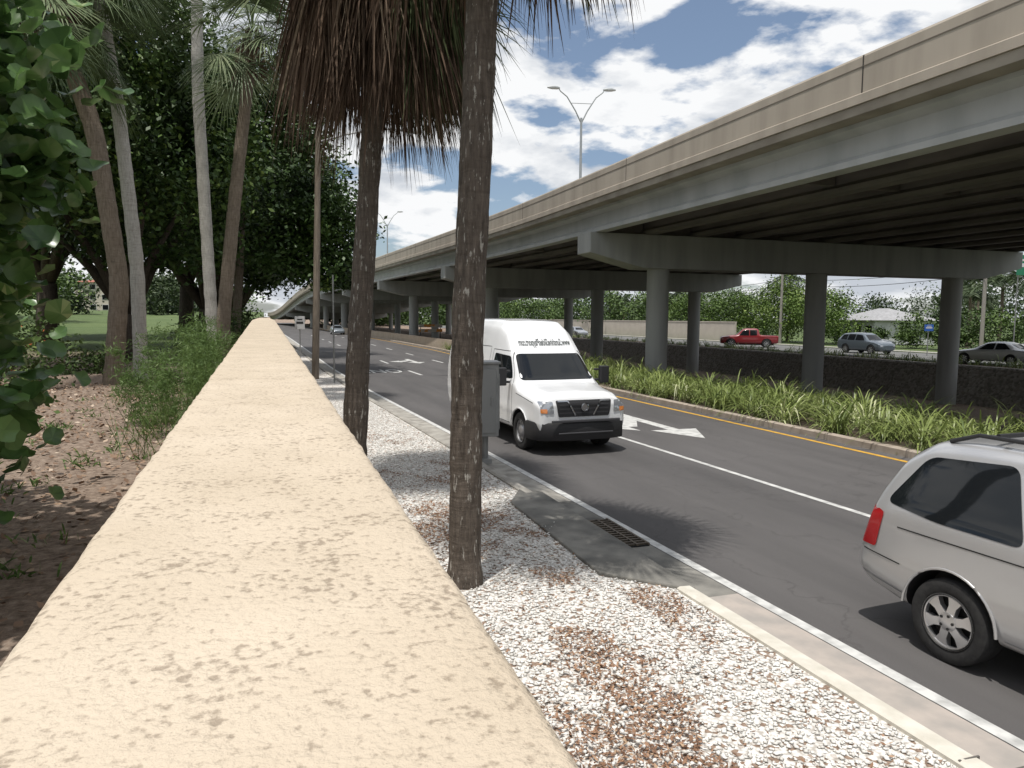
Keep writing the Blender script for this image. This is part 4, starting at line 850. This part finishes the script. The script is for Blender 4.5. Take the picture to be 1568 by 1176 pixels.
xy=[(41+.5*rng.normal()*.6,yy) for yy in np.arange(10,110,.8)]; tufts('strap_leaf_planting',xy,.0,26,1.25,.15,.05)
dl=leafmat('distant_leaf',(.03,.055,.016),(.10,.16,.04),(.19,.26,.07))
dl2=leafmat('distant_leaf_dark',(.025,.045,.02),(.07,.10,.04),(.13,.16,.07))
dl3=leafmat('bright_tree_leaf',(.04,.08,.015),(.13,.20,.04),(.24,.31,.08))
def uof(x,y):
    D=x*.3173+y*.9483; return 784+1132*(x*.9483-y*.3173)/D, D
def mass(name,pts,size,ncl=26,per=40,lm=dl):
    P=[];R3=[]
    for (x,y,z,rx,rz_) in pts:
        p,r_=clump_pts((x,y,z),(rx,rx,rz_),ncl,per,rx*.42,shell=.45,zmin=0); P.append(p);R3.append(np.clip(r_+.25*(rng.random()-.5),0,1))
    P=np.concatenate(P);rn=np.concatenate(R3); V,F=leafquads(P,size*(.6+.8*rng.random(len(P))),flat=.3); return fast(name,V,F,lm,rn)
mass('frontage_trees',[(59+3*rng.random(),68+i*3.6,2.6+1.6*rng.random(),2.4+1.3*rng.random(),2.6+1.1*rng.random()) for i in range(9)],.28,44,95,dl3)
mass('frontage_trees',[(60+4*rng.random(),-20+i*8,1.2+1.8*rng.random(),1.3+1.6*rng.random(),1.6) for i in range(10)],.28,24,70,dl)
mass('frontage_trees',[(61,57,1.5,1.8,1.7),(60.5,53,1.1,1.5,1.2),(62,49,1.8,2.0,1.9),(61,61.5,.9,1.0,.9)],.25,30,90,dl)
mass('distant_trees',[(80+34*rng.random(),-40+i*7,2.6+3.2*rng.random(),3+3.5*rng.random(),3.0+1.2*rng.random()) for i in range(46)],.45,30,70,dl2)
mass('distant_trees',[(20+70*rng.random(),240+60*rng.random(),5,9,7) for i in range(26)],1.1,26,50)
L_=[(-30-60*rng.random(),120+90*rng.random(),6.5+1.5*rng.random(),5,4.0) for i in range(26)]; L_=[q for q in L_ if not 70<uof(q[0],q[1])[0]<250]
mass('distant_trees',L_,.7,30,60)
L_=[(-22-8*rng.random(),60+i*8,6.0+rng.random(),4.4,3.4) for i in range(7)]; L_=[q for q in L_ if not 70<uof(q[0],q[1])[0]<250]
if L_: mass('distant_trees',L_,.45,34,80)
L_=[(-14-12*rng.random(),105+50*rng.random(),5.6,3.5,3.2) for i in range(22)]; L_=[q for q in L_ if not 110<uof(q[0],q[1])[0]<215]
if L_: mass('distant_trees',L_,.5,34,80,dl2)
mass('distant_trees',[(a,265+30*rng.random(),9,10,7) for a in range(-190,0,12)],1.1,26,50)
mass('distant_trees',[(57.5+6*rng.random(),98+i*8,3.6+1.5*rng.random(),4.0,3.4) for i in range(15)],.5,28,60)
def feather(name,x,y,z,h,nf=22,Lf=2.6):
    t=empty(name,(0,0,0)); m=MB(); m.tube([(x,y,z-.2),(x+.2,y,z+h*.5),(x+.1,y,z+h)],[.2,.14,.12],8); m.obj('trunk',bark_m,t,smooth=True)
    Ps=[];Ds=[];Ls=[];rn=[]; top=np.array([x+.1,y,z+h])
    for i in range(nf):
        az=rng.random()*6.283; el=-.3+1.4*rng.random(); d=np.array([math.cos(az)*math.cos(el),math.sin(az)*math.cos(el),math.sin(el)]); sd=np.array([-math.sin(az),math.cos(az),0.]); bb=rng.random()*.6
        for k in range(18):
            s=.1+.9*k/17; p=top+d*Lf*s; p[2]-=.45*Lf*s*s
            for sg_ in(-1,1):
                Ps.append(p); Ds.append(sd*sg_+d*.6+np.array([0,0,-.5])); Ls.append(.75*(1-.55*abs(s-.45))); rn.append(bb+.3*rng.random())
    V,F,k=blades(np.array(Ps),np.array(Ds),np.array(Ls),.09,.35,2); fast('fronds',V,F,dl2,np.repeat(rn,k),t)
for (x,y,h,Lf) in [(62,77,8.2,3.4),(66,52,6.6,2.8),(72,60,7.4,2.8),(64,47,7.0,2.8),(59,41,7.4,3.0),(61,34,5.6,2.6),(74,46,6.4,2.6),(63,28,5.2,2.4),(62,105,6,2.6),(60,118,6,2.6),(63,130,6.5,2.6),(80,66,8.0,3.0),(70,42,8.0,3.0),(58,33,4.6,2.4),(84,58,8.4,3.2),(68,57,5.4,2.6),(76,52,6.0,2.8)]:
    feather('coconut_palm',x,y,0,h,Lf=Lf)
# ---------------- world
w=bpy.data.worlds.new('World'); S.world=w; w.use_nodes=True; nt=w.node_tree; L=nt.links; bg=nt.nodes['Background']; bg.inputs[1].default_value=.1
EL=math.radians(74); AZ=math.radians(225)
sky=N(nt,'ShaderNodeTexSky'); sky.sky_type='NISHITA'; sky.sun_disc=False; sky.sun_elevation=EL; sky.sun_rotation=AZ; sky.air_density=1.0; sky.dust_density=1.0
tc=N(nt,'ShaderNodeTexCoord'); sp=N(nt,'ShaderNodeSeparateXYZ'); L.new(tc.outputs['Generated'],sp.inputs[0])
def mth(op,a,b=None,clamp=False):
    n=N(nt,'ShaderNodeMath',operation=op); n.use_clamp=clamp
    for i,q in enumerate((a,b)):
        if q is None: continue
        if isinstance(q,(int,float)): n.inputs[i].default_value=q
        else: L.new(q,n.inputs[i])
    return n.outputs[0]
zz=mth('ADD',mth('MAXIMUM',sp.outputs[2],0),.30)
cx=N(nt,'ShaderNodeCombineXYZ'); L.new(mth('DIVIDE',sp.outputs[0],zz),cx.inputs[0]); L.new(mth('DIVIDE',sp.outputs[1],zz),cx.inputs[1]); L.new(mth('MULTIPLY',sp.outputs[2],3.0),cx.inputs[2])
n1=N(nt,'ShaderNodeTexNoise',Scale=2.6,Detail=12,Roughness=.54); n1.inputs['Distortion'].default_value=.1; L.new(cx.outputs[0],n1.inputs['Vector'])
mpw=N(nt,'ShaderNodeMapping'); mpw.inputs['Location'].default_value=(.04,.04,-.12); L.new(cx.outputs[0],mpw.inputs[0])
n2=N(nt,'ShaderNodeTexNoise',Scale=2.6,Detail=10,Roughness=.56); n2.inputs['Distortion'].default_value=.1; L.new(mpw.outputs[0],n2.inputs['Vector'])
r=N(nt,'ShaderNodeValToRGB'); r.color_ramp.elements[0].position=.415; r.color_ramp.elements[1].position=.475; L.new(n1.outputs[0],r.inputs[0])
r2=N(nt,'ShaderNodeValToRGB'); e=r2.color_ramp.elements; e[0].position=.46; e[1].position=.60; e[0].color=(9.6,9.7,9.8,1); e[1].color=(5.7,6.1,6.7,1); L.new(n2.outputs[0],r2.inputs[0])
skb=N(nt,'ShaderNodeMixRGB'); skb.inputs[0].default_value=.15; skb.inputs[2].default_value=(5.0,6.2,8.2,1); L.new(sky.outputs[0],skb.inputs[1])
mx=N(nt,'ShaderNodeMixRGB'); L.new(r.outputs[0],mx.inputs[0]); L.new(skb.outputs[0],mx.inputs[1]); L.new(r2.outputs[0],mx.inputs[2]); L.new(mx.outputs[0],bg.inputs[0])
sl=bpy.data.lights.new('sun','SUN'); sl.energy=4.0; sl.angle=math.radians(.6); sl.color=(1,.96,.90); so=bpy.data.objects.new('sun',sl); COL.objects.link(so)
d=Vector((.7071*math.cos(EL),.7071*math.cos(EL),-math.sin(EL))); so.rotation_euler=d.to_track_quat('-Z','Y').to_euler(); so.location=(0,0,50)
S.view_settings.view_transform='Standard'
try: S.view_settings.look='None'
except Exception: pass
cd=bpy.data.cameras.new('camera'); cd.sensor_width=36; cd.lens=26; cd.clip_start=.03; cd.clip_end=6000
co=bpy.data.objects.new('camera',cd); COL.objects.link(co)
R=Matrix.Rotation(math.radians(-18.5),4,'Z')@Matrix.Rotation(math.radians(90-5.12),4,'X')@Matrix.Rotation(math.radians(.4),4,'Z')
co.matrix_world=Matrix.Translation((0,0,2.70))@R
S.camera=co
